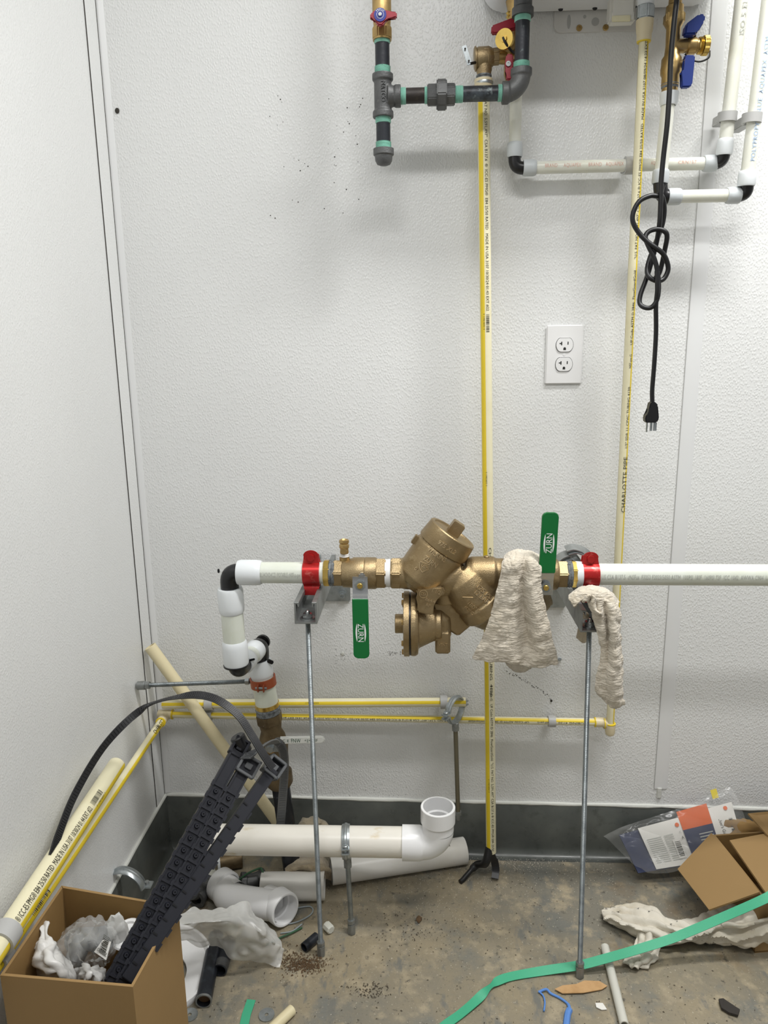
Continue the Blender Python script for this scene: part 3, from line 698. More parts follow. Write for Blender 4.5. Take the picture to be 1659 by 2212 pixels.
q = V((eb.x-.012, -.032, wR.z)); MB().lathe(q, q+V((-1, 0, 0)), [(0, .0114), (.0025, .0114)], 28).build('cement_ring', 'stripe_yellow', tC)
tL = cpvc('condensate_pipe', 'lower thin yellow striped pipe running along back wall to the corner', wL, wR+V((.006, 0, 0)), r12, TOCAM, [(math.radians(44), math.radians(48))])
dx = (wL-wR).normalized()
def tL_pt(u): return wR+dx*(wR.x-Y(u, 1550, yw).x)
for (txt, u0, u1) in (('TUBING 4120', 1266, 1205), ('NSF-pw-G', 1186, 1160), ('UP Code ASTM D 2846', 1142, 1060), ('FlowGuardGold', 1050, 1012), ('"U.S. PAT NO. 5,591,497" CSA B137.6 \u00ae ICC-ES PMG\u00ae E84 25/50 RATED  MADE IN USA 3107 08/09/24 14:41 EXT #11', 990, 610)):
    a_, b_ = tL_pt(u0), tL_pt(u1); text_cyl(tL, txt, a_, dx, r12, V((0, -1, .12)), .0042, 'ink', fit=(b_-a_).length)
# corner elbow and the run along the left wall towards the camera
xw = .026
lA = X(350, 1556, xw); lB = X(-60, 2166, xw)
lA = V((xw, lA.y, lA.z))
mb = MB(); cn = V((wL.x-.03, yw, wL.z))
mb.lathe(wL+V((-.028, 0, 0)), wL+V((1, 0, 0)), [(0, .0100), (.010, .0110), (.034, .0112), (.034, r12)], 28)
mb.tube(catmull([wL+V((-.014, 0, 0)), V((xw+.004, yw-.006, wL.z-.001)), lA+(lB-lA).normalized()*-.004], 6), .0104, 24)
dl = (lB-lA).normalized()
mb.lathe(lA+dl*-.012, lB, [(0, .0100), (.006, .0112), (.022, .0112), (.022, r12)], 28)
tW = cpvc('condensate_pipe', 'thin yellow striped pipe on left wall, beside the thicker short pipe', lB, lA, r12, V((1, 0, .05)), [(0, math.radians(75))])
mb.build('elbow', 'cpvc_fitting', tW)
q = wL+V((.004, 0, 0)); MB().lathe(q, q+V((1, 0, 0)), [(0, .0116), (.0025, .0116), (.0032, r12)], 28).build('cement_ring', 'stripe_yellow', tW)
q = lA+dl*.008; MB().lathe(q, q+dl, [(0, .0116), (.0025, .0116), (.0032, r12)], 28).build('cement_ring', 'stripe_yellow', tW)
fc = V((.7, 0, .7))
def tW_pt(u, v): return lA+dl*((X(u, v, xw)-lA).dot(dl))
a_ = tW_pt(328, 1588); b_ = tW_pt(352, 1551); text_cyl(tW, 'CHARLOTTE P', a_, -dl, r12, fc, .0085, 'ink', fit=(b_-a_).length)
a_ = tW_pt(17, 2046); b_ = tW_pt(40, 2010); text_cyl(tW, '41 EXT #11', a_, -dl, r12, fc, .006, 'ink', fit=(b_-a_).length)
barcode_cyl(tW, tW_pt(62, 1972), -dl, r12, fc, .05, .008)
# thick short pipe on the left wall
gA = X(252, 1652, .034); gB = X(-60, 2128, .034); rg = .0162
dg = (gB-gA).normalized()
tG = cpvc('cream_pipe', 'thick short cream pipe with open end clipped to the left wall', gB, gA, rg, V((1, 0, -.15)), [(0, math.radians(50))], wall=.003)
def tG_pt(u, v): return gA+dg*((X(u, v, .034)-gA).dot(dg))
a_ = tG_pt(16, 2000); b_ = tG_pt(184, 1757); text_cyl(tG, '6 \u00ae ICC-ES PMG\u00ae E84 25/50 RATED  MADE IN USA 3107 10/30/24 01:44 EXT #22', a_, -dg, rg, V((.7, 0, .7)), .0085, 'ink', fit=(b_-a_).length, shift=0)
barcode_cyl(tG, tG_pt(188, 1748), -dg, rg, V((.66, 0, .74)), .036, .010)
text_cyl(tG, '0  11942 06553  7', tG_pt(192, 1752), -dg, rg, V((1, 0, .25)), .004, 'ink', fit=.036)
# upper yellow pipe on the back wall
yu = -.030; uA = Y(352, 1521, yu); uB = Y(1006, 1516.5, yu)
tU = cpvc('cream_pipe', 'upper yellow striped pipe on back wall, cut open at its right end', uA, uB, .0103, TOCAM, [(math.radians(-12) if False else math.radians(24), math.radians(40))])
du = (uB-uA).normalized()
a_ = uA+du*(Y(660, 1518, yu).x-uA.x); text_cyl(tU, '11942 06552', a_, du, .0103, V((0, -1, .55)), .003, 'ink', fit=.032)
# the pipe clips
def clip(name, label, p, d, r, m='clamp_grey', out=None, wd=.02, group='grey plastic pipe clips', base=None):
    """C-shaped plastic clip around a pipe of radius r at p along d, with a foot back to the wall"""
    d = V(d).normalized(); out = V(out); e1, e2 = perp(d, out); t_ = thing(name, label, 'clip', p, group); mb = MB()
    A = p-d*wd/2; pr = [(0, r+.0004), (0, r+.0045), (wd, r+.0045), (wd, r+.0004), (0, r+.0004)]
    mb.lathe(A, A+d, pr, 26, ref=-e1, a0=math.radians(32), a1=math.radians(328))
    mb.build('band', m, t_)
    bl = base if base else .012
    MB().box(p-e1*(r+.002+bl/2), (wd, r*1.5, bl), (d, e2), bev=.001).build('foot', m, t_)
    return t_
clip('pipe_clip', 'grey clip on upper yellow pipe beside the hanging ring', uA+du*(Y(959, 1518, yu).x-uA.x), du, .0105, out=TOCAM, wd=.016, base=.008)
clip('pipe_clip', 'grey clip on upper yellow pipe behind the leaning cream pipe', uA+du*(Y(452, 1518, yu).x-uA.x), du, .0105, out=TOCAM, wd=.018, base=.008)
clip('pipe_clip', 'grey clip on lower yellow pipe right of the floor drain pipe', tL_pt(1192), dx, r12, out=TOCAM, wd=.016, base=.008)
clip('pipe_clip', 'grey clip on lower yellow pipe behind the leaning cream pipe', tL_pt(450), dx, r12, out=TOCAM, wd=.018, base=.008)
clip('pipe_clip', 'grey clip around the thick cream pipe on left wall', tG_pt(6, 2012), dg, rg, out=(1, 0, 0), wd=.026, base=.012)
clip('pipe_clip', 'grey clip around the thin pipe at the bottom of the left wall', tW_pt(4, 2060), dl, r12, out=(1, 0, 0), wd=.022, base=.012)
# ================================================================ translucent supply tubing, upper right
def pex_run(t, A, B, r=.0113, m='pex'): return MB().pipe(A, B, r, r-.0025, 26).build('pipe', m, t)
def collar(t, A, B, r, m='collar_grey', n=30):
    A = V(A); B = V(B); L = (B-A).length
    return MB().lathe(A, B, [(0, r*.55), (0, r*.93), (L*.12, r), (L*.75, r), (L*.93, r*.96), (L, r*.88), (L, r*.55)], n).build('collar', m, t)
def pelbow(t, A, C, B, r, m='black_plastic', bend=None):
    """moulded elbow: from A round corner C to B"""
    A, C, B = V(A), V(C), V(B); a = (A-C); b = (B-C); k = min(a.length, b.length)*.75 if bend is None else bend
    p0 = C+a.normalized()*k; p1 = C+b.normalized()*k; pts = [A]
    for i in range(9):
        s = i/8; pts.append(p0*(1-s)**2 + C*2*s*(1-s) + p1*s*s)
    pts.append(B); mb = MB().tube(pts, r, 20); return mb.build('elbow', m, t)
yp = -.040
def P_(u, v, y=yp): return Y(u, v, y)
# hot line: down behind the gas elbow, across to the right, up the wall
t = thing('supply_pipe', 'translucent hot water pipe running level below the water heater', 'pipe', P_(1117, 372))
xh = P_(1113, 280).x; zh1 = P_(1330, 358).z
pt = lambda x, z, y=yp: V((x, y, z))
hx0 = xh; hx1 = P_(1562, 358).x
pex_run(t, pt(xh, P_(1113, 325).z), pt(xh, vz(196), yv+.004) if False else pt(xh, P_(1113, 205).z))
collar(t, pt(xh, P_(1113, 340).z), pt(xh, P_(1113, 308).z), .0148)
pelbow(t, pt(xh, P_(1113, 336).z), pt(xh, zh1), pt(P_(1140, 358).x, zh1), .0118)
collar(t, pt(P_(1130, 358).x, zh1), pt(P_(1158, 358).x, zh1), .0150)
pex_run(t, pt(P_(1150, 358).x, zh1), pt(P_(1530, 358).x, zh1))
collar(t, pt(P_(1547, 358).x, zh1), pt(P_(1519, 358).x, zh1), .0150)
up0 = Y(1563, 345, -.055); up1 = Y(1608, -50, -.075); ud = (up1-up0).normalized()
pelbow(t, pt(P_(1540, 358).x, zh1), V((up0.x+.001, -.048, zh1)), up0+ud*.02, .0118)
collar(t, up0+ud*.008, up0+ud*.036, .0146, 'collar_white')
pex_run(t, up0+ud*.03, up0+ud*((ZC-.002-up0.z)/ud.z), .0120)
tx = V((0, -1, .1))
for (txt, u0, u1) in (('BRAND', 1175, 1202), ('AQUAPEX', 1215, 1253), ('BRAND', 1268, 1297), ('AQUAPEX', 1305, 1344), ('AQUA', 1402, 1420), ('CRN157', 1460, 1500)):
    a_ = pt(P_(u0, 358).x, zh1); b_ = pt(P_(u1, 358).x, zh1); text_cyl(t, txt, a_, (1, 0, 0), .0113, tx, .0065, 'ink_red', fit=(b_-a_).length)
a_ = up0+ud*.20; text_cyl(t, 'ISO 5 EI TEST IC S I NO 8  PSI', a_, ud, .0120, V((.2, -1, 0)), .008, 'ink_pale', fit=.2)
clip('pipe_clip', 'grey clip on the level hot pipe behind the thin yellow pipe', pt(P_(1358, 360).x, zh1), (1, 0, 0), .0115, out=TOCAM, wd=.016, base=.016)
clip('pipe_clip', 'grey clip on right wall pipe, left of the two', Y(1571, 253, -.060), ud, .0124, out=TOCAM, wd=.016, base=.034)
# cold line
yq = -.075
def Q(u, v, y=yq): return Y(u, v, y)
t = thing('supply_pipe', 'translucent cold water pipe below the blue handled valve', 'pipe', Q(1427, 430))
c0 = Q(1446, 196); c1 = Q(1427, 382); dc_ = (c0-c1).normalized()
pex_run(t, c1, c0, .0118)
zc0 = Q(1500, 424).z
collar(t, c1+dc_*-.012, c1+dc_*.012, .0152)
cb_ = V((Q(1428, 424).x, yq, zc0))
pelbow(t, c1+dc_*-.008, cb_, V((Q(1450, 424).x, yq, zc0)), .0128)
cl = lambda u: V((Q(u, 424).x, yq, zc0))
collar(t, cl(1442), cl(1470), .0150); pex_run(t, cl(1462), cl(1582), .0115); collar(t, cl(1598), cl(1569), .0150)
w0 = Y(1610, 415, -.085); w1 = Y(1668, -60, -.10); wd_ = (w1-w0).normalized()
pelbow(t, cl(1590), V((Q(1611, 424).x, yq-.004, zc0)), w0+wd_*.02, .0120)
collar(t, w0+wd_*.010, w0+wd_*.036, .0158, 'collar_white')
pex_run(t, w0+wd_*.03, w0+wd_*((ZC-.002-w0.z)/wd_.z), .0122)
text_cyl(t, 'POLYPROPYL  BLUE  AQUAPEX  ASTM', w0+wd_*.05, wd_, .0122, V((.1, -1, 0)), .0075, 'ink_blue', fit=.20)
clip('pipe_clip', 'grey clip on right wall pipe with blue print', Y(1624, 256, -.090), wd_, .0126, out=TOCAM, wd=.016, base=.062)
# cold service valve
t = thing('cold_valve', 'brass cold water service valve with two blue handles', 'valve', Q(1446, 222))
b0 = Q(1446, 200); top_ = Q(1459, 0); dv = (top_-b0).normalized()
def W(v): return b0+dv*((Q(1446+(200-v)*13/200, v)-b0).dot(dv))
sv = S(1450, 100, yq)
def wl(v): return (W(v)-b0).dot(dv)
mb = MB()
mb.lathe(b0, top_, [(0, .010), (0, 17*sv), (wl(188), 17*sv), (wl(186), 18.5*sv), (wl(166), 18.5*sv), (wl(160), 21.5*sv), (wl(150), 22*sv), (wl(140), 21*sv), (wl(128), 21*sv), (wl(120), 16*sv), (wl(100), 14.5*sv), (wl(62), 15*sv), (wl(56), 18*sv), (wl(50), 21*sv), (wl(34), 21*sv), (wl(30), 19*sv), (wl(14), 18*sv), (wl(10), 14*sv), (min(wl(-60), (zH-.001-b0.z)/dv.z), 13*sv)], 36)
mb.build('body', 'brass', t)
MB().hexa(W(52), W(30), 23.5*sv, .002).build('union_nut', 'brass', t, smooth=20)
MB().lathe(W(192), W(170), [(0, 17*sv), (.002, 18.2*sv), (.005, 18.0*sv), (.007, 19*sv), (.0085, 17.6*sv)], 28).build('thread_sealant', 'dope_grey', t)
MB().lathe(b0+dv*-.022, top_, [(0, .012), (0, .0142), (.004, .016), (.022, .0165), (.022, .012)], 28).build('pipe_adapter', 'collar_white', t)
# side drain branch
br0 = W(100); br1 = br0+V((.085, 0, -.001)); bx = (br1-br0).normalized()
MB().lathe(br0, br1, [(0, 0), (0, 14*sv), (25*sv, 14*sv), (30*sv, 13*sv), (33*sv, 16.5*sv), (48*sv, 16.5*sv), (50*sv, 14*sv), (56*sv, 14*sv), (56*sv, 0)], 30).build('drain_branch', 'brass', t)
mb = MB(); q = br0+bx*54*sv; pr = [(0, 12*sv), (0, 16*sv)]
for k in range(4): pr += [((2+k*2.2)*sv, 17*sv), ((3+k*2.2)*sv, 15.5*sv)]
mb.lathe(q, q+bx, pr, 28).build('hose_thread', 'brass_bright', t)
n_ = 20; mb = MB(); q = br0+bx*64*sv; vs = []
pl = [((20 if k % 2 else 18)*sv*math.cos(2*math.pi*k/40), (20 if k % 2 else 18)*sv*math.sin(2*math.pi*k/40)) for k in range(40)]
pl = [((19.8 if k % 4 < 2 else 18)*sv*math.cos(2*math.pi*k/48), (19.8 if k % 4 < 2 else 18)*sv*math.sin(2*math.pi*k/48)) for k in range(48)]
e1, e2 = perp(bx); mb.prism(pl, q, e1, e2, 11*sv, bev=.0006).build('drain_cap', 'brass_bright', t, smooth=25)
MB().tube(catmull([q+V((.012, -.004, -.010)), q+V((.010, -.006, -.022)), q+V((-.006, -.004, -.027)), q+V((-.024, 0, -.019)), q+V((-.03, 0, -.012))], 6), .0016, 8).build('cap_strap', 'rubber_black', t)
# blue handles
sh = S(1490, 60, -.09)
q = br0+bx*36*sv+V((0, -.004, 16*sv)); MB().cyl(q, q+V((0, 0, .006)), .009, 16).build('stem_collar', 'black_plastic', t)
hq = Y(1492, 60, -.09)
MB().prism([(-16*sh, -17*sh), (12*sh, -17*sh), (12*sh, -6*sh), (26*sh, 8*sh), (26*sh, 22*sh), (13*sh, 23*sh), (-14*sh, 4*sh)], hq+V((0, .008, 0)), (1, 0, 0), (0, 0, 1), .018, bev=.003).build('handle', 'blue_handle', t)
hq = Y(1486, 157, -.095)
MB().cyl(W(140), W(140)+V((30*sv, -.006, 0)), .0065, 14).build('stem', 'bronze_dark', t)
MB().prism([(-13*sh, 31*sh), (-8*sh, 33*sh), (11*sh, 32*sh), (9*sh, -26*sh), (4*sh, -31*sh), (-14*sh, -31*sh), (-13*sh, 0), (-15*sh, 6*sh), (-9*sh, 8*sh), (-8*sh, 24*sh)], hq+V((0, .006, 0)), (1, 0, 0), (0, 0, 1), .013, bev=.0025).build('handle', 'blue_handle', t)
text_cyl(t, '600', W(146)+V((0, 0, .004)), (1, 0, 0), 22*sv, (.35, -1, 0), .005, 'brass', 'cast_lettering', ext=.0003) if False else None

# ================================================================ black power cord, folded and knotted
t = thing('power_cord', 'black power cord hanging knotted in loops with a three-pin plug', 'cord', Y(1407, 935, -.115))
yc = -.135
def C(u, v, dy=0.0): return Y(u, v, yc-dy)
rr = .0044
main = [C(1468, -40, .02), C(1462, 0, .02), C(1455, 60, .02), C(1449, 130, .02), C(1446, 200, .02), C(1441, 270, .018), C(1432, 350, .012), C(1427, 400, .01), C(1425, 450, .008), C(1422, 500, .006), C(1416, 540, .004), C(1408, 575, .0), C(1396, 610, -.006), C(1384, 640, -.004), C(1384, 656, .0), C(1398, 664, .006), C(1414, 656, .008), C(1421, 630, .008), C(1421, 605, .006), C(1417, 580, .004)]
main2 = [C(1417, 580, .004), C(1412, 560, .003), C(1404, 535, .008), C(1395, 512, .010), C(1397, 503, .012), C(1410, 496, .014), C(1428, 497, .014), C(1439, 506, .012), C(1438, 520, .008), C(1428, 545, .0), C(1415, 575, -.008), C(1402, 590, -.004)]
loop1 = [C(1433, 395, .004), C(1434, 430, .006), C(1430, 480, .004), C(1424, 520, -.002), C(1418, 560, -.006), C(1402, 600, -.008), C(1386, 632, -.004), C(1381, 652, .0), C(1390, 664, .006), C(1406, 664, .010), C(1418, 650, .012), C(1421, 622, .012), C(1419, 590, .012), C(1412, 568, .012), C(1401, 548, .010), C(1396, 528, .006), C(1394, 512, .004), C(1400, 500, .006), C(1418, 495, .008), C(1434, 500, .008), C(1440, 512, .006), C(1434, 532, .0), C(1425, 556, -.006), C(1412, 575, -.010)]
_ct = C(1468, -40, .02); _ct.z = zH-.0005
MB().tube(catmull([_ct, C(1462, 0, .02), C(1455, 60, .02), C(1449, 130, .02), C(1446, 200, .02), C(1441, 270, .018), C(1433, 340, .012), C(1428, 395, .01), C(1427, 440, .010), C(1425, 480, .008), C(1419, 520, -.004), C(1409, 560, -.008), C(1397, 600, -.008), C(1384, 635, -.004), C(1382, 655, .0), C(1392, 664, .006), C(1407, 664, .010), C(1419, 648, .012), C(1423, 620, .012), C(1420, 585, .012), C(1413, 558, .012), C(1400, 530, .010), C(1394, 512, .006), C(1402, 500, .004), C(1420, 495, .006), C(1436, 500, .008), C(1441, 512, .006), C(1436, 540, -.002), C(1430, 570, -.006), C(1424, 590, -.008), C(1416, 600, -.006)], 6), rr, 10).build('cable', 'rubber_black', t)
MB().tube(catmull([C(1432, 400, .002), C(1424, 422, .006), C(1405, 423, .008), C(1382, 434, .010), C(1369, 456, .010), C(1367, 478, .010), C(1378, 500, .010), C(1396, 520, .012), C(1416, 535, .014), C(1432, 548, .012), C(1441, 566, .010), C(1443, 584, .008), C(1434, 602, .008), C(1420, 607, .010), C(1404, 600, .008), C(1398, 588, .004), C(1400, 570, -.002), C(1410, 540, -.008), C(1422, 510, -.010), C(1432, 480, -.006), C(1435, 450, -.002), C(1430, 425, .002), C(1418, 421, .004)], 6), rr, 10).build('cable', 'rubber_black', t)
MB().tube(catmull([C(1419, 585, .016), C(1420, 625, .016), C(1417, 660, .010), C(1417, 720, .004), C(1413, 790, .0), C(1409, 840, -.002), C(1409, 868, -.002)], 8), rr*.95, 10).build('cable', 'rubber_black', t)
pq = C(1409, 868, -.002); sp = S(1409, 890, yc)
mb = MB(); mb.prism([(-6*sp, 0), (6*sp, 0), (7*sp, -6*sp), (10*sp, -8*sp), (14*sp, -35*sp), (10*sp, -44*sp), (-14*sp, -44*sp), (-16*sp, -32*sp), (-8*sp, -20*sp), (-8*sp, -8*sp)], pq+V((0, .009, 0)), (1, 0, 0), (0, 0, 1), .018, bev=.003).build('plug', 'black_plastic', t)
for (dx_, wd2, ln, yy) in ((-7, .0018, .019, .004), (8, .0065, .016, -.003)):
    MB().box(pq+V((dx_*sp, yy, -44*sp-ln/2)), (wd2, .0016 if wd2 > .003 else .0062, ln), bev=.0004).build('prong', 'zinc', t)
MB().cyl(pq+V((3*sp, .006, -44*sp)), pq+V((3*sp, .006, -44*sp-.017)), .0024, 12).build('prong', 'zinc', t)
# ================================================================ backflow preventer line
yb = -.23
def B_(u, v, y=yb): return Y(u, v, y)
zb0 = B_(600, 1237).z; zb1 = B_(1659, 1243).z; 
sb = S(900, 1240, yb)
def L_(u, dz=0.0):  # point on the line's axis
    p = B_(u, 1238); return V((p.x, yb, zb0+(B_(u, 1240).x-B_(600, 1240).x)*(B_(1600, 1242).z-zb0)/(B_(1600, 1240).x-B_(600, 1240).x)+dz))
rp = 23.3*sb
XD = (L_(1600)-L_(600)).normalized()
# ---- left supply: elbow, riser offset
t = thing('supply_pipe', 'white supply pipe with black elbows at left end of backflow valve', 'pipe', Y(560, 1500, -.10))
pex_run(t, L_(555), L_(704), rp, 'pex_big')
collar(t, L_(514), L_(566), 28*sb, 'collar_white')
xe = B_(493, 1300).x
vl0 = Y(497, 1275, yb); vl1 = Y(512, 1450, yb); vd = (vl1-vl0).normalized()
cor = V((vl0.x-vd.x*.02, yb, zb0))
pelbow(t, L_(522), cor, vl0+vd*.01, 20*sb)
for a in (0,):
    MB().box(cor+V((-.019, -.002, .004)), (.004, .004, .008), bev=.001).build('tab', 'black_plastic', t)
def VL(v): 
    p = Y(497+(v-1275)*15/175, v, yb); return vl0+vd*((p-vl0).dot(vd))
collar(t, VL(1270), VL(1324), 28.5*sb, 'collar_white')
pex_run(t, VL(1315), VL(1392), 24.5*sb, 'pex_big')
collar(t, VL(1436), VL(1383), 28.5*sb, 'collar_white')
MB().lathe(VL(1434), VL(1460), [(0, 20*sb), (0, 29*sb), (.003, 29*sb), (.003, 20*sb)], 28).build('elbow_rim', 'black_plastic', t)
# bottom elbow turns to the wall, short pipe, elbow down
yr = -.115
rz = Y(560, 1402, yr).z; rx = Y(563, 1440, yr).x
bc = VL(1450); 
back = V((rx, yr, bc.z+.006))
bd = (back-bc).normalized()
pelbow(t, VL(1432), bc, bc+bd*.035, 20.5*sb, bend=.022)
MB().box(bc+bd*.026+V((.020, 0, .012)), (.014, .004, .004), (V((1, -.3, .35)), V((.3, 1, 0))), bev=.001).build('tab', 'black_plastic', t)
collar(t, bc+bd*.030, bc+bd*.058, 25*sb, 'collar_white'); pex_run(t, bc+bd*.05, back-bd*.030, 22*sb, 'pex_big'); collar(t, back-bd*.016, back-bd*.044, 25*sb, 'collar_white')
rdn = lambda v: V((rx+(v-1440)*.00012, yr, Y(563, v, yr).z))
pelbow(t, back-bd*.02, back+V((0, .004, 0)), rdn(1432), 22*sb, bend=.018)
MB().lathe(back+bd*.012, back+bd, [(0, 0), (.004, 18*sb), (.010, 18*sb), (.012, 0)], 20).build('elbow_rim', 'black_plastic', t)
MB().box(rdn(1424)+V((.026, -.012, 0)), (.014, .006, .008), (V((1, 0, -.5)), V((0, 1, 0))), bev=.0015).build('tab', 'black_plastic', t)
collar(t, rdn(1425), rdn(1462), 25.5*S(560, 1440, yr), 'collar_white')
sR = S(560, 1500, yr)
MB().lathe(rdn(1455), rdn(1530), [(0, 0), (0, 23.5*sR), (rdn(1455).z-rdn(1520).z, 24.5*sR), (rdn(1455).z-rdn(1520).z, 0)], 30).build('pipe', 'pex_big', t)
text_cyl(t, 'BL34CND4CZ1 POTABLE cNSFus-pw', L_(566), XD, rp, (0, -1, .1), .0085, 'ink_pale', fit=(L_(652)-L_(566)).length)
# ---- right supply pipe
t = thing('supply_pipe', 'long white supply pipe running out of frame at right', 'pipe', L_(1500))
pex_run(t, L_(1240), L_(1240)+XD*((XR-.03-L_(1240).x)/XD.x), 23*sb, 'pex_big')
text_cyl(t, 'US CSA B137.5  cNSFus  F3253 F2023/5050 ASTM  100PSI 180F  160PSI 73F  ICC 1042  AWWA C904  UPC', L_(1294), XD, 23*sb, (0, -1, .06), .0085, 'ink_pale', fit=(L_(1659)-L_(1294)).length)
# ---- left ball valve
def ball_valve(label, us, mirror):
    t = thing('ball_valve', label, 'valve', L_((us['b0']+us['b1'])/2, -.035), 'brass ball valves on the backflow line')
    MB().hexa(L_(us['ring'][0]), L_(us['ring'][1]), 30*sb, .0015, rot=.2, n=8).build('end_ring', 'brass_bright', t, smooth=20)
    a, b = us['dope']; A = L_(min(a, b)); Ld = (L_(max(a, b))-A).length
    MB().lathe(A, A+XD, [(0, 0), (0, 27*sb), (Ld*.2, 29*sb), (Ld*.4, 27.6*sb), (Ld*.6, 29.3*sb), (Ld*.8, 27.8*sb), (Ld, 29*sb), (Ld, 0)], 30).build('thread_sealant', 'dope_grey', t)
    MB().hexa(L_(us['h1'][0]), L_(us['h1'][1]), 31.5*sb, .002, rot=.25).build('hex_end', 'bronze_cast', t, smooth=20)
    b0, b1 = L_(us['b0']), L_(us['b1']); L = (b1-b0).length
    MB().lathe(b0, b1, [(0, 0), (0, 27*sb), (L*.06, 31*sb), (L*.28, 32*sb), (L*.34, 34.5*sb), (L*.62, 34.5*sb), (L*.64, 33.6*sb), (L*.66, 34.8*sb), (L*.94, 34.5*sb), (L, 31*sb), (L, 0)], 40).build('body', 'bronze_cast', t)
    MB().hexa(L_(us['h2'][0]), L_(us['h2'][1]), 36*sb, .002, rot=.25).build('hex_end', 'bronze_cast', t, smooth=20)
    return t
tV = ball_valve('brass ball valve at left, its green handle hanging down', dict(ring=(700, 713), dope=(711, 724), h1=(721, 742), b0=738, b1=816, h2=(812, 834)), 0)
# test cock on top
q = L_(745, 28*sb); mb = MB(); z_ = V((0, 0, 1))
mb.lathe(q, q+z_, [(0, 11*sb), (8*sb, 11*sb), (8*sb, 8*sb), (16*sb, 8*sb), (18*sb, 9.5*sb), (28*sb, 9*sb), (29*sb, 10.5*sb), (34*sb, 11*sb), (38*sb, 9*sb), (41*sb, 11*sb), (46*sb, 10.5*sb), (47*sb, 8*sb), (44*sb, 6*sb), (44*sb, 0)], 24)
tc_ = mb.build('test_cock', 'brass', tV)
MB().lathe(q+z_*8.5*sb, q+z_*20*sb, [(0, 8.5*sb), (1*sb, 10*sb), (4*sb, 9*sb), (6*sb, 9.5*sb), (7*sb, 8.4*sb)], 24).build('tape_wrap', 'teflon', tc_)
MB().cyl(q+z_*24*sb+V((0, -.004, 0)), q+z_*24*sb+V((0, -.0125, 0)), .0055, 14).build('screw_slot', 'brass', tc_)
def handle(t, u, vn, vtop, vend, down, tilt):
    """flat steel lever with green vinyl sleeve; vn nut row, vtop where vinyl starts, vend its end"""
    yh = yb-37*sb; s_ = S(u, vn, yh); x_ = Y(u, vn, yh).x; zn = Y(u, vn, yh).z; sg = -1 if down else 1
    z0_ = Y(u, vtop, yh-.008).z; z1_ = Y(u, vend, yh-.014).z; w_ = 17.0*s_
    MB().cyl(V((x_, yb-28*sb, zn)), V((x_, yh, zn)), .010, 18).build('stem', 'brass', t)
    hd = MB().sweep([V((x_, yh, zn-sg*.016)), V((x_, yh, zn+sg*.012)), V((x_, yh-.003, zn+sg*.019)), V((x_+tilt*.1, yh-.009, z0_+sg*.003)), V((x_+tilt*.15, yh-.0096, z0_+sg*.02))], V((0, -1, 0)), [w_*1.9, w_*1.96, w_*1.96, w_*1.9, w_*1.8], .003).build('lever', 'chrome', t)
    # vinyl sleeve, rounded end
    n = 16; rows = []
    poly = []
    mb = MB(); P0 = V((x_+tilt*.1, yh-.009, z0_)); P1 = V((x_+tilt, yh-.014, z1_)); dd_ = (P1-P0); Ls = dd_.length; dd_.normalize(); sx = V((1, 0, 0)); wv = w_*1.02
    pl = [(-wv, 0), (wv, 0), (wv, Ls-.008)] + [(wv-.008+.008*math.cos(math.pi/2*k/5), Ls-.008+.008*math.sin(math.pi/2*k/5)) for k in range(1, 6)] + [(-wv+.008-.008*math.sin(math.pi/2*k/5), Ls-.008+.008*math.cos(math.pi/2*k/5)) for k in range(6)]
    nrm = sx.cross(dd_)
    if nrm.y > 0: sx = -sx; nrm = -nrm
    gs = mb.prism(pl, P0-nrm*.0032, sx, dd_, .0066, bev=.0022, seg=3).build('grip', 'green_handle', t)
    nb = V((x_, yh, zn)); MB().hexa(nb, nb+V((0, -.007, 0)), 12.5*s_, .001, rot=.3).build('nut', 'zinc', t, smooth=20)
    MB().cyl(nb+V((0, -.005, 0)), nb+V((0, -.010, 0)), 6.2*s_, 16, ch=.0008).build('stem_end', 'brass_bright', t)
    return gs, P0, P1, nrm, s_
gs, P0, P1, nrm, s_ = handle(tV, 778, 1263, 1293, 1421, True, .001)
f_ = (1365-1293)/(1421-1293)
ct = P0.lerp(P1, f_)+nrm*.0034
text_flat(gs, 'ZURN', ct, (P1-P0), (1, 0, 0), 12.5*s_, 'white_ink', fit=41*s_)
def logo_arcs(par, ct, s_, nrm, P0, P1):
    ld = (P1-P0).normalized()
    for sg in (-1, 1):
        vs = []; fs = []; N = 12
        for k in range(N+1):
            f = k/N*2-1; xo = sg*(11.0 if abs(f) > .92 else 8.8+3.2*(1-f*f))*s_; xi = sg*7.9*s_
            xo = sg*(8.4+3.0*(1-f*f))*s_
            vs += [ct+V((xo, 0, 0))+ld*(f*21*s_)+nrm*.0003, ct+V((xi if abs(f) < .95 else xo, 0, 0))+ld*(f*19.5*s_)+nrm*.0003]
        for k in range(N): fs.append((2*k, 2*k+1, 2*k+3, 2*k+2))
        MB().add(vs, fs).build('logo_arc', 'white_ink', par, smooth=0)
logo_arcs(gs, ct, s_, nrm, P0, P1)
q = Y(782, 1243, yb-.03); MB().box(q, (.012, .012, .012), bev=.003).build('stop_tab', 'chrome', tV)
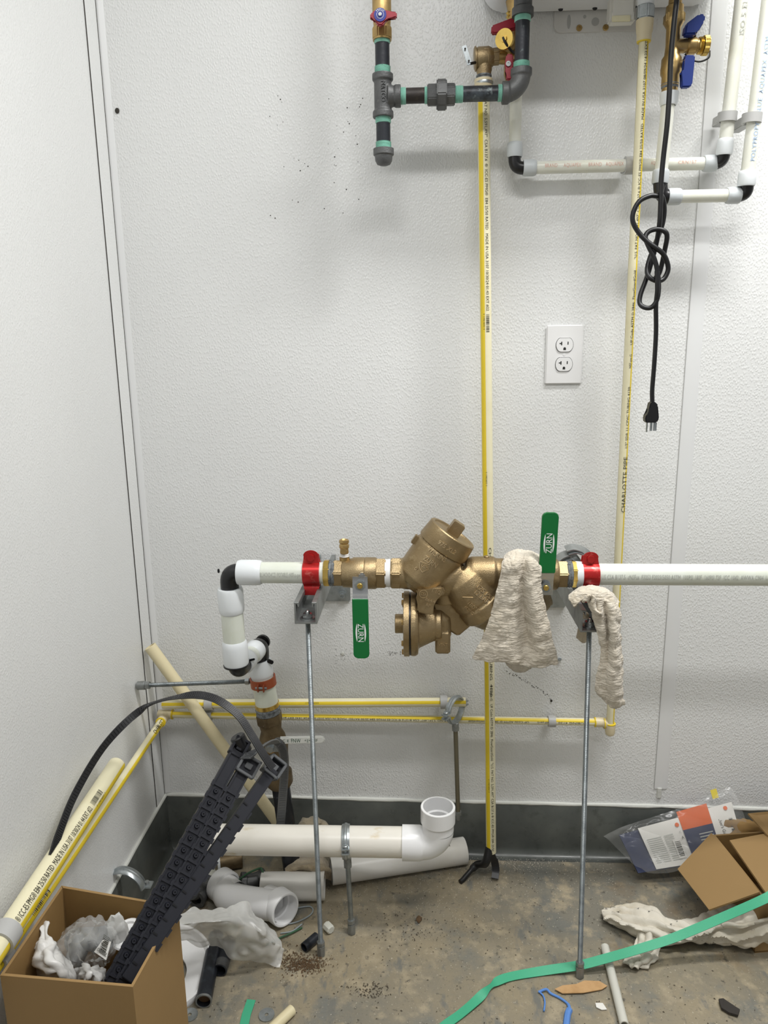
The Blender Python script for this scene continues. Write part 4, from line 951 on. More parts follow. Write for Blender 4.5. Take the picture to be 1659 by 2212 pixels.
# ---- right ball valve
tV2 = ball_valve('brass ball valve at right, its green handle pointing up', dict(ring=(1232, 1244), dope=(1222, 1234), h1=(1200, 1224), b0=1128, b1=1204, h2=(1104, 1130)), 1)
gs, P0, P1, nrm, s_ = handle(tV2, 1178, 1267, 1237, 1107, False, .002)
ct = P0.lerp(P1, (1237-1172)/(1237-1107))+nrm*.0034
text_flat(gs, 'ZURN', ct, (P1-P0), (-1, 0, 0), 12.5*s_, 'white_ink', fit=44*s_); logo_arcs(gs, ct, s_, nrm, P0, P1)
MB().lathe(L_(1242), L_(1258), [(0, 0), (0, 28*sb), ((L_(1256)-L_(1242)).length, 27*sb), ((L_(1256)-L_(1242)).length, 0)], 28).build('end_collar', 'collar_white', tV2)

# ---- backflow preventer body
t = thing('backflow_preventer', 'cast bronze backflow preventer with two angled check chambers', 'backflow valve', B_(960, 1415))
mb = MB()
def ln(A, B, prof, n=36): A = V(A); B = V(B); mb.lathe(A, B, [(p*sb, r*sb) for p, r in prof], n)
i0 = L_(843); 
MB().lathe(L_(832), L_(844), [(0, 0), (0, 31*sb), (.004, 30*sb), (.008, 31*sb), ((L_(844)-L_(832)).length, 30*sb), ((L_(844)-L_(832)).length, 0)], 30).build('tape_wrap', 'teflon', t)
# inlet neck
ln(i0, L_(900), [(0, 0), (0, 30), (4, 33), (25, 33), (30, 34), (60, 36), (60, 0)])
# first chamber, axis up to the right
cap_t = B_(979, 1150, yb); d1 = V((.565, 0, .825)).normalized()
c1 = cap_t-d1*(150*sb)
ln(c1, c1+d1, [(0, 0), (0, 30), (14, 48), (30, 56), (104, 57), (106, 54), (110, 54), (110, 0)])
# valley between the chambers and the second chamber, axis down to the right
ln(B_(905, 1262), B_(1000, 1238), [(0, 0), (0, 36), (30, 40), (70, 44), (98, 40), (98, 0)])
d2 = V((.60, 0, -.80)).normalized(); c2 = B_(985, 1232)
ln(c2, c2+d2, [(0, 0), (0, 38), (20, 50), (40, 54), (76, 54), (78, 52), (84, 52), (86, 55), (112, 54), (118, 46), (140, 34), (140, 0)])
# outlet neck
ln(B_(1005, 1240), L_(1110), [(0, 0), (0, 34), (14, 38), (60, 38), (66, 34), (112, 33), (112, 0)])
ln(B_(960, 1262), B_(960, 1300), [(0, 0), (0, 30), (40, 26), (40, 0)])
# web under the second chamber
mb.prism([(-20*sb, 0), (45*sb, -5*sb), (70*sb, -58*sb), (40*sb, -86*sb), (-5*sb, -55*sb)], B_(950, 1290, yb+.008), (1, 0, 0), (0, 0, 1), .016, bev=.003)
body = mb.build('body', 'bronze_cast', t, remesh=.0016, relax=6)
# cover of the first chamber
mb = MB(); q = cap_t-d1*(40*sb)
mb.lathe(q, q+d1, [(0, 0), (0, 57*sb), (2*sb, 58*sb), (38*sb, 55*sb), (40*sb, 53*sb), (40*sb, 47*sb), (37*sb, 45*sb), (37*sb, 0)], 48)
cv = mb.build('cover', 'bronze_cast', t)
e1, e2 = perp(d1, V((0, -1, 0)))
MB().box(cap_t+d1*(6*sb), (27*sb, 27*sb, 38*sb), (e1, e2), bev=.0015).build('square_boss', 'bronze_cast', cv, smooth=20)
# index lugs on the chamber
MB().box(c1+d1*92*sb+(V((-d1.z, 0, d1.x)))*58*sb, (20*sb, 16*sb, 10*sb), (d1, V((0, 1, 0))), bev=.001).build('lug', 'bronze_cast', t)
q = B_(1051, 1204); MB().cyl(q+V((0, 0, -.004)), q+V((0, 0, .003)), .005, 12, ch=.001).build('port_plug', 'bronze_cast', t)
MB().hexa(L_(845), L_(866), 37*sb, .002, rot=.25).build('hex_end', 'bronze_cast', t, smooth=20)
# cast lettering around the first chamber
tang = V((d1.z, 0, -d1.x))
def letter(txt, ax0, along, r, cap, fit, shift=0, face=(0, -1, 0), par=body):
    pass
fr = V((0, -1, 0))
def cast_text(par, txt, C, dirx, upv, cap, fit):
    """raised letters lying in a plane just proud of the chamber's near side"""
    return text_flat(par, txt, C, dirx, upv, cap, 'bronze_letter_glint', 'cast_lettering', ext=.0009, fit=fit, lift=-.0006)
def near(u, v, axis_pt, axis_d, r):
    """point of the cylinder's near side behind photo pixel (u,v)"""
    d = ray(u, v); a = V(axis_d); o = CAM-V(axis_pt); dp = d-a*d.dot(a); op = o-a*o.dot(a)
    A_ = dp.dot(dp); B2 = 2*dp.dot(op); C2 = op.dot(op)-r*r; D = B2*B2-4*A_*C2
    tt = (-B2-math.sqrt(max(D, 0)))/(2*A_); return CAM+d*tt
def wrap_text(par, txt, u, v, axis_pt, axis_d, r, dirx, cap, fit, m='bronze_letter_glint'):
    """letters raised on a cylinder; reading direction dirx must be across or along its axis"""
    vs, fs = text_mesh(txt, cap/.69, .0008); a = V(axis_d).normalized(); P = near(u, v, axis_pt, a, r)
    ctr = V(axis_pt)+a*((P-V(axis_pt)).dot(a)); n0 = (P-ctr).normalized(); sd = n0.cross(a) # side tangent
    L = max(p.x for p in vs); sx = fit/L; dirx = V(dirx); ca, cs = dirx.dot(a), dirx.dot(sd); nn = math.hypot(ca, cs); ca /= nn; cs /= nn
    out = []
    for p in vs:
        x = p.x*sx-fit/2; y = p.y-cap/2
        # text up = n0 x dir
        al = x*ca + y*(-cs if True else 0); ss = x*cs + y*ca
        al = x*ca + y*((n0.cross(a*ca+sd*cs)).dot(a)); ss = x*cs + y*((n0.cross(a*ca+sd*cs)).dot(sd))
        ph = ss/r; rr_ = r+p.z+.0004; out.append(ctr+a*al+(n0*math.cos(ph)+sd*math.sin(ph))*rr_)
    return MB().add(out, fs).build('cast_lettering', m, par, smooth=0)
tdir = V((d1.z, 0, -d1.x))
wrap_text(cv, '975 XL2', 966, 1183, c1, d1, 57*sb, tdir, 9*sb, 44*sb)
wrap_text(body, 'WILKINS', 944, 1198, c1, d1, 57.5*sb, tdir, 10*sb, 44*sb)
wrap_text(body, 'ZURN', 930, 1213, c1, d1, 57.5*sb, tdir, 11*sb, 32*sb)
wrap_text(body, 'USC', 917, 1224, c1, d1, 57.5*sb, tdir, 5.5*sb, 14*sb)
wrap_text(body, '0', 899, 1228, c1, d1, 57.5*sb, tdir, 7*sb, 5*sb)
t2 = V((-d2.z, 0, d2.x))
r2 = 55*sb
wrap_text(body, '175 PSI', 1046, 1278, c2, d2, r2, V((.75, 0, -.66)), 9*sb, 44*sb)
wrap_text(body, '12 BAR', 1040, 1289, c2, d2, r2, V((.75, 0, -.66)), 9*sb, 40*sb)
wrap_text(body, '180\u00b0F', 1022, 1310, c2, d2, r2, V((.75, 0, -.66)), 8*sb, 30*sb)
wrap_text(body, '82\u00b0C', 1014, 1318, c2, d2, r2, V((.75, 0, -.66)), 7*sb, 24*sb)
# shield-shaped mark outline
pts = [(908, 1213), (928, 1220), (926, 1230), (912, 1236), (906, 1226), (908, 1213)]
MB().tube([near(u, v, c1, d1, 57.8*sb) for u, v in pts], .0007, 6).build('cast_mark', 'bronze_letter_glint', body)
pts = [(999, 1290), (1022, 1291)]
MB().tube([near(u, v, c2, d2, 55*sb) for u, v in pts], .0009, 6).build('cast_mark', 'bronze_letter_glint', body)
# relief valve hanging under it
rvq = B_(888, 1347, yb-.004); bx_ = V((1, 0, 0))
mb = MB()
mb.lathe(rvq+V((-35*sb, 0, 0)), rvq+bx_, [(0, 0), (0, 20*sb), (1*sb, 21*sb), (20*sb, 21*sb), (20*sb, 40*sb), (19*sb, 68*sb), (20*sb, 71*sb), (31*sb, 71*sb), (32*sb, 68*sb), (32*sb, 0)], 48)
rl = mb.build('relief_cover', 'bronze_cast', t)
MB().lathe(rvq+V((-3*sb, 0, 0)), rvq+bx_, [(0, 0), (0, 69*sb), (2.2*sb, 69*sb), (2.2*sb, 0)], 40).build('gasket', 'black_plastic', t)
mb = MB()
mb.lathe(rvq+V((-.6*sb, 0, 0)), rvq+bx_, [(0, 0), (0, 70*sb), (10*sb, 70*sb), (16*sb, 66*sb), (17*sb, 54*sb), (20*sb, 52*sb), (52*sb, 37*sb), (55*sb, 34*sb), (66*sb, 33*sb), (66*sb, 0)], 48)
vp = rvq+V((68*sb, 0, 14*sb))
mb.tube([vp+V((-14*sb, 0, 0)), vp+V((-4*sb, 0, 1*sb)), vp+V((2*sb, 0, -4*sb)), vp+V((3*sb, 0, -16*sb)), vp+V((3*sb, 0, -40*sb))], 17*sb, 20)
mb.box(vp+V((1*sb, -2*sb, -52*sb)), (33*sb, 34*sb, 52*sb), bev=.003)
mb.build('relief_body', 'bronze_cast', t, remesh=.0013, relax=3)
text_flat(t, 'VENT', vp+V((1*sb, -19.6*sb, -54*sb)), (1, 0, 0), (0, 0, 1), 6*sb, 'bronze_letter_glint', 'cast_lettering', ext=.0008, fit=20*sb)
for a in range(8):
    an = math.radians(22+45*a); q = rvq+V((0, 0, 0))+V((-20*sb, math.cos(an)*61*sb, math.sin(an)*61*sb)); MB().hexa(q, q+bx_*6*sb, 6.5*sb, .0006).build('bolt', 'brass', rl, smooth=20)
# triangular strap with cast lettering linking the relief valve to the body
sp_ = MB().prism([(-24*sb, 22*sb), (10*sb, 24*sb), (32*sb, 28*sb), (38*sb, 16*sb), (30*sb, 6*sb), (18*sb, 4*sb), (14*sb, -12*sb), (12*sb, -36*sb), (-22*sb, -28*sb), (-20*sb, 4*sb)], B_(923, 1291, yb-44*sb), (1, 0, 0), (0, 0, 1), 14*sb, bev=.003).build('strap_plate', 'bronze_cast', t)
q = B_(923, 1290, yb-44*sb)+V((0, -14*sb, 0))
text_flat(sp_, '1 1/2', q+V((18*sb, 0, 18*sb)), (1, 0, -.35), (.35, 0, 1), 8*sb, 'bronze_letter_glint', 'cast_lettering', ext=.0007, fit=20*sb)
MB().lathe(q+V((-8*sb, .0002, 12*sb)), q+V((-8*sb, -1, 12*sb)), [(0, 9*sb), (.0008, 9*sb), (.0008, 7.8*sb), (0, 7.8*sb)], 20).build('cast_mark', 'bronze_letter_glint', sp_)
text_flat(sp_, 'CSA', q+V((-8*sb, 0, 12*sb)), (1, 0, -.2), (.2, 0, 1), 6*sb, 'bronze_letter_glint', 'cast_lettering', ext=.0006, fit=12*sb)
text_flat(sp_, 'B64.4', q+V((6*sb, 0, -2*sb)), (1, 0, -.35), (.35, 0, 1), 6*sb, 'bronze_letter_glint', 'cast_lettering', ext=.0006, fit=22*sb)
text_flat(sp_, 'RP', q+V((2*sb, 0, -12*sb)), (1, 0, -.3), (.3, 0, 1), 6*sb, 'bronze_letter_glint', 'cast_lettering', ext=.0006, fit=10*sb)

# ================================================================ strut arms, red clamps, threaded legs
SW = .0413
def strut_arm(label, labelc, u_front, v_front, uc, nudge):
    yF_ = -.318; pf = Y(u_front, v_front, yF_)   # bottom centre of the front end
    t = thing('strut_bracket', label, 'bracket', (pf.x, -.16, pf.z))
    a, h, lip, tk = SW/2, SW, .009, .0026
    sec = [(-a, 0), (a, 0), (a, h), (a-lip, h), (a-lip, h-.009), (a-lip+tk, h-.009), (a-lip+tk, h-tk), (a-tk, h-tk), (a-tk, tk), (-a+tk, tk), (-a+tk, h-tk), (-a+lip-tk, h-tk), (-a+lip-tk, h-.009), (-a+lip, h-.009), (-a+lip, h), (-a, h)]
    MB().prism(sec, V((pf.x, -.004, pf.z)), (1, 0, 0), (0, 0, 1), abs(yF_)-.004, bev=.0006, seg=1).build('channel', 'zinc_dull', t, smooth=25)
    # wall plate with its anchor, to one side of the channel
    sd = 1 if nudge > 0 else -1
    MB().box((pf.x+sd*.018, -.0035, pf.z-.042), (.066, .007, .050), bev=.002).build('wall_plate', 'zinc', t)
    q = V((pf.x+sd*.034, -.007, pf.z-.050)); b_ = MB(); b_.cyl(q, q+V((0, -.0022, 0)), .0125, 22); b_.hexa(q, q+V((0, -.009, 0)), .0095, .001); b_.lathe(q+V((0, -.008, 0)), q+V((0, -1, 0)), [(0, 0), (0, .005), (.006, .0048), (.006, .003), (.003, .002), (.003, 0)], 16)
    b_.build('anchor_bolt', 'zinc', t, smooth=25)
    # leg bolt
    yb_ = yF_+.022; q = V((pf.x, yb_, pf.z+.0027))
    b_ = MB(); b_.cyl(q, q+V((0, 0, .002)), .0135, 24); b_.hexa(q+V((0, 0, .002)), q+V((0, 0, .010)), .0095, .001); b_.ball(q+V((0, 0, .011)), .0048, 14, 8); b_.build('leg_bolt', 'chrome', t, smooth=25)
    return t, pf, yb_
def red_clamp(label, u0, u1, top_v, pf):
    ym = yb; cx0, cx1 = L_(u0).x, L_(u1).x; wd = cx1-cx0; cz = L_((u0+u1)/2).z; r = rp+.0006
    t = thing('pipe_clamp', label, 'clamp', ((cx0+cx1)/2, ym, pf.z+SW), 'red strut pipe clamps')
    for sy in (-1, 1):  # two half straps: round the pipe, tail down into the channel, ear on top
        mb = MB(); sec = []
        pts = []
        for k in range(13):
            a = math.radians(-72+144*k/12); pts.append((sy*(r+.0009)*math.cos(a), (r+.0009)*math.sin(a)))
        zt_ = Y(675, top_v, ym-.006).z-cz
        pts = [(sy*.012, pf.z+SW-.012-cz), (sy*.012, pf.z+SW+.002-cz)] + pts + [(sy*.006, r+.006), (sy*.006, zt_)]
        P_l = [V((cx0+wd/2, ym+p[0], cz+p[1])) for p in pts]
        nr = []
        mb.sweep(P_l, [V((0, p[0] if abs(p[0]) > .007 else sy*.01, (p[1] if 1 < i < len(pts)-2 else 0))) for i, p in enumerate(pts)], [wd*.9]*2+[wd]*13+[wd*.92, wd*.86], .0022)
        mb.build('half_strap', 'red_clamp', t, smooth=50)
        if sy == -1:
            q = V((cx0+wd/2, ym-.008, cz+zt_)); MB().prism([(wd*.46*math.cos(math.pi*k/12), wd*.34*math.sin(math.pi*k/12)) for k in range(13)], q+V((0, .003, -.0005)), (1, 0, 0), (0, 0, 1), .0022, bev=.0005).build('ear', 'red_clamp', t)
            q = V((cx0+wd/2, ym-.0075, cz+(r+.006+zt_)/2+.001)); MB().hexa(q, q+V((0, -.005, 0)), .0078, .0008, rot=.2).build('bolt_head', 'red_clamp', t, smooth=20)
    text_cyl(t, 'UNISTRUT', V((cx0+wd*.1, ym, cz)), (1, 0, 0), r+.003, (0, -1, .1), .004, 'red_clamp', 'stamped_lettering', fit=wd*.8, ext=.0002)
    return t
tS, pf1, yl1 = strut_arm('grey strut channel arm carrying the left red clamp', '', 661, 1348, 675, 1)
red_clamp('red pipe clamp at the left end of the valve line', 656, 692, 1200, pf1)
tS2, pf2, yl2 = strut_arm('grey strut channel arm under the rag at right', '', 1279, 1366, 1272, -1)
red_clamp('red pipe clamp at the right end of the valve line', 1254, 1291, 1204, pf2)
def rod_leg(label, top, bot, r=.0049, nut=.0085, nl=.032, m='rod_zinc', group='threaded rods', foot=True, cat='rod', name='threaded_rod'):
    top, bot = V(top), V(bot); t = thing(name, label, cat, bot, group); d = (top-bot).normalized(); L = (top-bot).length
    pr = [(.004, 0), (.004, r)]; n = int(L/.0017)
    for k in range(n): pr += [(.004+(L-.004)*(k+.25)/n, r), (.004+(L-.004)*(k+.75)/n, r*.86)]
    pr += [(L, r), (L, 0)]
    MB().lathe(bot, top, pr, 12).build('rod', m, t)
    if foot: 
        mb = MB(); mb.hexa(bot, bot+d*nl*.72, nut, .0008); mb.hexa(bot+d*nl*.74, bot+d*nl, nut*.98, .0008, rot=.4); mb.build('coupling_nut', 'zinc_dull', t, smooth=20)
    return t
rod_leg('tall threaded rod leg under the left strut arm', (pf1.x, yl1, pf1.z-.0005), Z(694, 2063, .0))
rod_leg('tall threaded rod leg under the right strut arm', (pf2.x, yl2, pf2.z-.0005), Z(1252, 2110, .0))
# ================================================================ loose grey strut straps behind the right clamp
t = thing('strut_strap', 'grey bent metal strap lying behind the right red clamp', 'strap', Y(1232, 1210, -.17))
for (pts, w_) in (([(1199, 1212), (1215, 1200), (1232, 1196), (1242, 1208), (1246, 1222)], .020), ([(1222, 1186), (1240, 1182), (1262, 1190), (1272, 1206), (1276, 1220)], .020)):
    P3 = catmull([Y(u, v, -.17) for u, v in pts], 5); MB().sweep(P3, [V((-.2, -.35, 1))]*len(P3), w_, .0028).build('strap', 'zinc_dull', t)
    MB().sweep([p+V((.004, -.004, -.007)) for p in P3], [V((-.2, -.35, 1))]*len(P3), w_*.8, .002).build('inner_lip', 'zinc', t)
# ================================================================ riser from the floor, with brass valve
t = thing('riser_valve', 'dark brass valve on the riser pipe with a white lever', 'valve', rdn(1890))
def rl(v): return (rdn(1518).z-rdn(v).z)
A = rdn(1518); Bv = rdn(1860)
s1 = S(575, 1560, yr)
MB().lathe(A, Bv, [(0, 0), (0, 26*s1), (rl(1526), 26*s1), (rl(1526), 0)], 28).build('end_ring', 'brass_bright', t)
MB().lathe(A, Bv, [(rl(1526), 0), (rl(1526), 25*s1), (rl(1530), 27*s1), (rl(1534), 25.5*s1), (rl(1540), 26.5*s1), (rl(1540), 0)], 28).build('thread_sealant', 'dope_grey', t)
MB().hexa(rdn(1538), rdn(1562), 29*s1, .003).build('hex_end', 'bronze_dark', t, smooth=20)
MB().lathe(A, Bv, [(rl(1560), 0), (rl(1560), 25*s1), (rl(1576), 22*s1), (rl(1590), 28*s1), (rl(1612), 31*s1), (rl(1630), 28*s1), (rl(1640), 22*s1), (rl(1660), 24*s1), (rl(1668), 30*s1), (rl(1690), 29*s1), (rl(1697), 24*s1), (rl(1697), 0)], 36).build('body', 'bronze_dark', t)
lvq = V((rdn(1592).x+.004, yr-.044, rdn(1594).z))
MB().cyl(rdn(1597), lvq+V((0, 0, -.002)), .010, 16).build('stem', 'brass', t)
lx0 = Y(604, 1599, yr-.044); lx1 = Y(702, 1597, yr-.044)
lv = MB().sweep([lvq+V((-.012, 0, .004)), lvq+V((.006, 0, .004)), lvq+V((.016, -.002, .001)), lx0, lx0+V((.02, 0, 0))], V((0, 0, 1)) if False else V((0, -1, 0)), [.020, .022, .018, .0155, .014], .003).build('lever', 'zinc', t)
MB().hexa(lvq+V((0, 0, .002)), lvq+V((0, -.009, .002)), .0085, .0008).build('lever_nut', 'zinc', t, smooth=20)
dlv = (lx1-lx0); Ls = dlv.length; hw = .0082
gp = MB().prism([(0, -hw), (Ls-.006, -hw), (Ls, -hw+.006), (Ls, hw-.006), (Ls-.006, hw), (0, hw)], lx0+V((0, .003, 0)), dlv.normalized(), V((0, 0, 1)), .006, bev=.002).build('grip', 'handle_white', lv)
text_flat(gp, 'FNW', lx0+dlv*.36+V((0, -.0031, 0)), (1, 0, 0), (0, 0, 1), .0085, 'green_ink', fit=.021)
for (f, tx_, wd2) in ((.14, 'C E', .014), (.62, '+||<', .014), (.78, 'NSF', .012)): text_flat(gp, tx_, lx0+dlv*f+V((0, -.0031, 0)), (1, 0, 0), (0, 0, 1), .006, 'green_ink', fit=wd2)
MB().cyl(rdn(1692), V((rdn(1860).x, yr, .0005)), 20*s1, 24).build('floor_pipe', 'iron_pipe', t)
# orange split clamp and its support rod to the left wall
t = thing('pipe_clamp', 'orange-brown split ring clamp on the white riser pipe', 'clamp', rdn(1480))
rc_ = 25.5*sR; MB().lathe(rdn(1480), rdn(1462), [(0, rc_-.0008), (0, rc_+.0022), (rdn(1462).z-rdn(1480).z, rc_+.0022), (rdn(1462).z-rdn(1480).z, rc_-.0008), (0, rc_-.0008)], 36).build('ring', 'copper_clamp', t)
for sx in (-1, 1):
    q = rdn(1473)+V((sx*.006+.002, -rc_-.006, 0)); MB().prism([(-.008, -.007), (.006, -.007), (.008, 0), (.006, .009), (-.008, .009)], q+V((.0015, 0, 0)), (0, -1, 0), (0, 0, 1), .003, bev=.001).build('ear', 'copper_clamp', t)
MB().cyl(rdn(1473)+V((-.010, -rc_-.007, .001)), rdn(1473)+V((.014, -rc_-.007, .001)), .0028, 10).build('bolt', 'zinc_dull', t)
wl_ = X(297, 1481, .0035); re_ = rdn(1471)+V((-rc_-.003, -.002, 0))
t = rod_leg('short level support rod from left wall to the orange clamp', re_, wl_, m='rod_zinc', foot=False)
dr = (re_-wl_).normalized(); mb = MB(); mb.cyl(wl_+dr*-.0, wl_+dr*.018, .0095, 18, ch=.001); mb.hexa(wl_+dr*.018, wl_+dr*.028, .0088, .0008); mb.build('anchor_nut', 'zinc_dull', t, smooth=25)
MB().hexa(re_-dr*.010, re_-dr*.001, .0075, .0006).build('nut', 'zinc', t, smooth=20)
# ================================================================ long cream pipe leaning into the corner
pa = X(324, 1396, .016); pb = Y(636, 1826, -.05)
t = thing('cream_pipe', 'plain cream pipe leaning into the corner behind the riser', 'pipe', pb)
MB().pipe(pb, pa, .0134, .0108).build('pipe', 'cpvc_plain', t)
# ================================================================ split ring hanger on the end of the upper yellow pipe
def ring_hanger(label, C, axis, r, rod_top, rod_bot, m_rod, foot=True, wd=.014):
    C = V(C); axis = V(axis).normalized(); t = thing('ring_hanger', label, 'hanger', rod_bot, 'split ring hangers'); dn = (V(rod_top)-C).normalized()
    e1, e2 = perp(axis, dn)
    for (a0, a1, k) in ((100, 260, 1), (-80, 80, 0)):
        pr = [(-wd/2, r), (-wd/2, r+.003), (-wd*.2, r+.0038), (-wd*.12, r+.0055), (wd*.12, r+.0055), (wd*.2, r+.0038), (wd/2, r+.003), (wd/2, r), (-wd/2, r)]
        MB().lathe(C, C+axis, pr, 24, ref=e1, a0=math.radians(a0), a1=math.radians(a1)).build('half_ring', 'zinc', t)
    for sg in (-1, 1):
        q = C+e2*sg*(r+.009)
        for k in (-1, 1): MB().box(q+e1*k*.0045, (.018, wd, .0032), (e2, axis), bev=.0008).build('ear', 'zinc', t)
        b_ = MB(); b_.cyl(q-e1*.012, q+e1*.010, .0028, 10); b_.cyl(q-e1*.011, q-e1*.006, .0058, 12, ch=.001); b_.build('screw', 'zinc', t)
    b_ = MB(); p = C+dn*(r+.003); b_.cyl(p, p+dn*.010, .008, 18, ch=.001); b_.hexa(p+dn*.008, p+dn*.020, .0088, .0008); b_.build('rod_socket', 'zinc_dull', t, smooth=25)
    top = p+dn*.018; bot = V(rod_bot); d = (top-bot).normalized(); L = (top-bot).length
    MB().cyl(bot, top, .0052, 14).build('rod', m_rod, t)
    if foot: mb = MB(); mb.hexa(bot, bot+d*.022, .0085, .0008); mb.hexa(bot+d*.0225, bot+d*.032, .0082, .0008, rot=.3); mb.build('coupling_nut', 'zinc_dull', t, smooth=20)
    else: mb = MB(); mb.hexa(bot+d*.010, bot+d*.020, .0085, .0008); mb.cyl(bot-d*.002, bot+d*.012, .0056, 12); mb.build('nut', 'zinc_dull', t, smooth=20)
    return t
ring_hanger('split ring hanger with rod dangling from upper yellow pipe end', Y(983, 1533, -.052), (.80, -.58, 0), .0275, Y(984, 1575, -.052), Y(990, 1768, -.045), 'rod_brown', foot=False)
# ================================================================ big white drain pipe on a standing ring hanger
yP = -.24
pz = Y(700, 1817, yP).z; px0 = Y(452, 1817, yP).x; px1 = Y(876, 1817, yP).x; rP = .0303
t = thing('drain_assembly', 'big white drain pipe with upturned elbow, held by a ring hanger', 'pipe', (px1, yP, pz-rP))
pA_ = V((px0, yP, pz)); pB_ = V((px1+.01, yP, pz+.001))
MB().pipe(pA_, pB_, rP, rP-.004, 40).build('pipe', 'pvc', t)
hx = Y(946, 1780, yP).x; hz_ = Y(947, 1742, yP-.0).z
mb = MB(); ex0 = Y(869, 1817, yP).x
mb.lathe(V((ex0, yP, pz)), V((hx, yP, pz)), [(0, rP-.001), (0, rP+.0045), (.036, rP+.0045), (.042, rP+.002)], 40)
rad = hx-(ex0+.040); arc = []
up_l = hz_-pz-rad
for k in range(13):
    a = math.pi/2*k/12; arc.append(V((ex0+.040+rad*math.sin(a), yP, pz+rad*(1-math.cos(a)))))
mb.tube(arc, rP+.002, 40, cap=False)
tz = pz+rad
Lh = hz_-tz
mb.lathe(V((hx, yP, tz)), V((hx, yP, tz+1)), [(0, rP+.002), (Lh-.036, rP+.002), (Lh-.033, rP+.0048), (Lh-.001, rP+.0048), (Lh, rP+.004), (Lh, rP), (Lh-.028, rP-.0006), (Lh-.030, rP-.004), (Lh-.06, rP-.004)], 44)
el = mb.build('elbow', 'pvc_white', t)
MB().lathe(V((hx, yP, tz+Lh-.06)), V((hx, yP, tz+1)), [(0, 0), (0, rP-.004)], 24).build('elbow_shade_floor', 'pvc_white', t) if False else None
rc0 = V((Y(748, 1817, yP).x, yP, pz))
ring_hanger('split ring hanger on standing rod gripping the big white pipe', rc0, (1, .06, .02), rP+.0004, rc0+V((.003, -.01, -.05)), Z(760, 2016, 0), 'rod_zinc', foot=True, wd=.016)
# ================================================================ rags on the valve line
t = thing('rag', 'white ribbed terry rag draped over the outlet of the bronze valve', 'rag', Y(1115, 1440, -.27))
def rw(pts, y, dys): return [Y(u, v, y+d) for (u, v), d in zip(pts, dys)]
z0 = [0]*6
rows = [rw([(1080, 1405), (1095, 1436), (1112, 1450), (1130, 1452), (1146, 1444), (1160, 1428)], -.185, z0),
        rw([(1082, 1330), (1096, 1340), (1112, 1345), (1130, 1345), (1148, 1340), (1168, 1330)], -.185, z0),
        rw([(1088, 1240), (1100, 1238), (1115, 1236), (1132, 1236), (1150, 1238), (1170, 1242)], -.187, z0),
        rw([(1090, 1203), (1103, 1196), (1118, 1191), (1134, 1190), (1150, 1194), (1168, 1204)], -.235, z0),
        rw([(1085, 1224), (1100, 1217), (1117, 1211), (1131, 1214), (1146, 1214), (1168, 1224)], -.274, [0, -.003, -.005, .003, -.006, 0]),
        rw([(1076, 1262), (1093, 1258), (1112, 1256), (1128, 1262), (1146, 1258), (1168, 1262)], -.278, [0, -.004, -.006, .008, -.012, 0]),
        rw([(1062, 1320), (1084, 1318), (1108, 1316), (1133, 1324), (1152, 1316), (1180, 1322)], -.276, [0, -.005, -.006, .012, -.014, 0]),
        rw([(1044, 1372), (1072, 1374), (1104, 1374), (1140, 1380), (1160, 1374), (1192, 1380)], -.274, [0, -.005, -.008, .010, -.012, 0]),
        rw([(1026, 1408), (1058, 1416), (1098, 1420), (1138, 1424), (1168, 1420), (1203, 1418)], -.272, [.004, -.006, -.008, .002, -.008, .002]),
        rw([(1021, 1422), (1056, 1428), (1096, 1431), (1136, 1438), (1168, 1442), (1204, 1432)], -.270, [.004, -.004, -.006, .0, -.004, .004])]
MB().loft(rows, 16, 14, .0035, 60, .0018, 260, 1).build('cloth', 'terry', t, smooth=80, solid=.0045)
rows = [rw([(1150, 1228), (1160, 1225), (1172, 1230)], -.20, [0, 0, 0]), rw([(1156, 1290), (1172, 1292), (1192, 1296)], -.19, [0, -.004, 0]), rw([(1162, 1310), (1176, 1322), (1190, 1306)], -.19, [0, 0, 0])]
MB().loft(rows, 12, 12, .002, 60, .001, 260, 2).build('back_fold', 'terry_dirty', t, smooth=80, solid=.004)
t = thing('rag', 'twisted dirty terry rag hanging from the right strut arm', 'rag', Y(1325, 1525, -.33))
rows = [rw([(1240, 1312), (1258, 1296), (1284, 1292), (1310, 1306), (1326, 1328)], -.338, [0]*5), rw([(1230, 1294), (1254, 1276), (1286, 1272), (1316, 1284), (1334, 1308)], -.325, [0]*5), rw([(1232, 1288), (1256, 1272), (1288, 1269), (1318, 1280), (1336, 1302)], -.29, [0]*5)]
MB().loft(rows, 12, 12, .003, 70, .0015, 260, 3).build('top_fold', 'terry', t, smooth=80, solid=.006)
rows = [rw([(1272, 1300), (1288, 1292), (1304, 1294), (1318, 1300), (1332, 1308)], -.336, [0, -.012, -.006, -.010, 0]),
        rw([(1284, 1338), (1297, 1330), (1308, 1332), (1322, 1330), (1338, 1342)], -.338, [0, -.010, .004, -.014, 0]),
        rw([(1294, 1380), (1304, 1374), (1312, 1378), (1326, 1374), (1340, 1382)], -.336, [0, -.006, .006, -.016, 0]),
        rw([(1298, 1420), (1306, 1414), (1314, 1418), (1328, 1416), (1342, 1424)], -.334, [.002, -.002, .006, -.016, 0]),
        rw([(1290, 1456), (1300, 1456), (1312, 1456), (1326, 1458), (1343, 1462)], -.332, [.004, .0, -.006, -.016, 0]),
        rw([(1286, 1482), (1298, 1494), (1312, 1496), (1328, 1500), (1344, 1496)], -.330, [.004, .002, -.004, -.012, 0]),
        rw([(1296, 1500), (1306, 1514), (1318, 1524), (1332, 1528), (1347, 1518)], -.326, [.004, .002, 0, -.004, 0])]
MB().loft(rows, 14, 12, .0035, 70, .0016, 260, 4).build('cloth', 'terry', t, smooth=80, solid=.006)
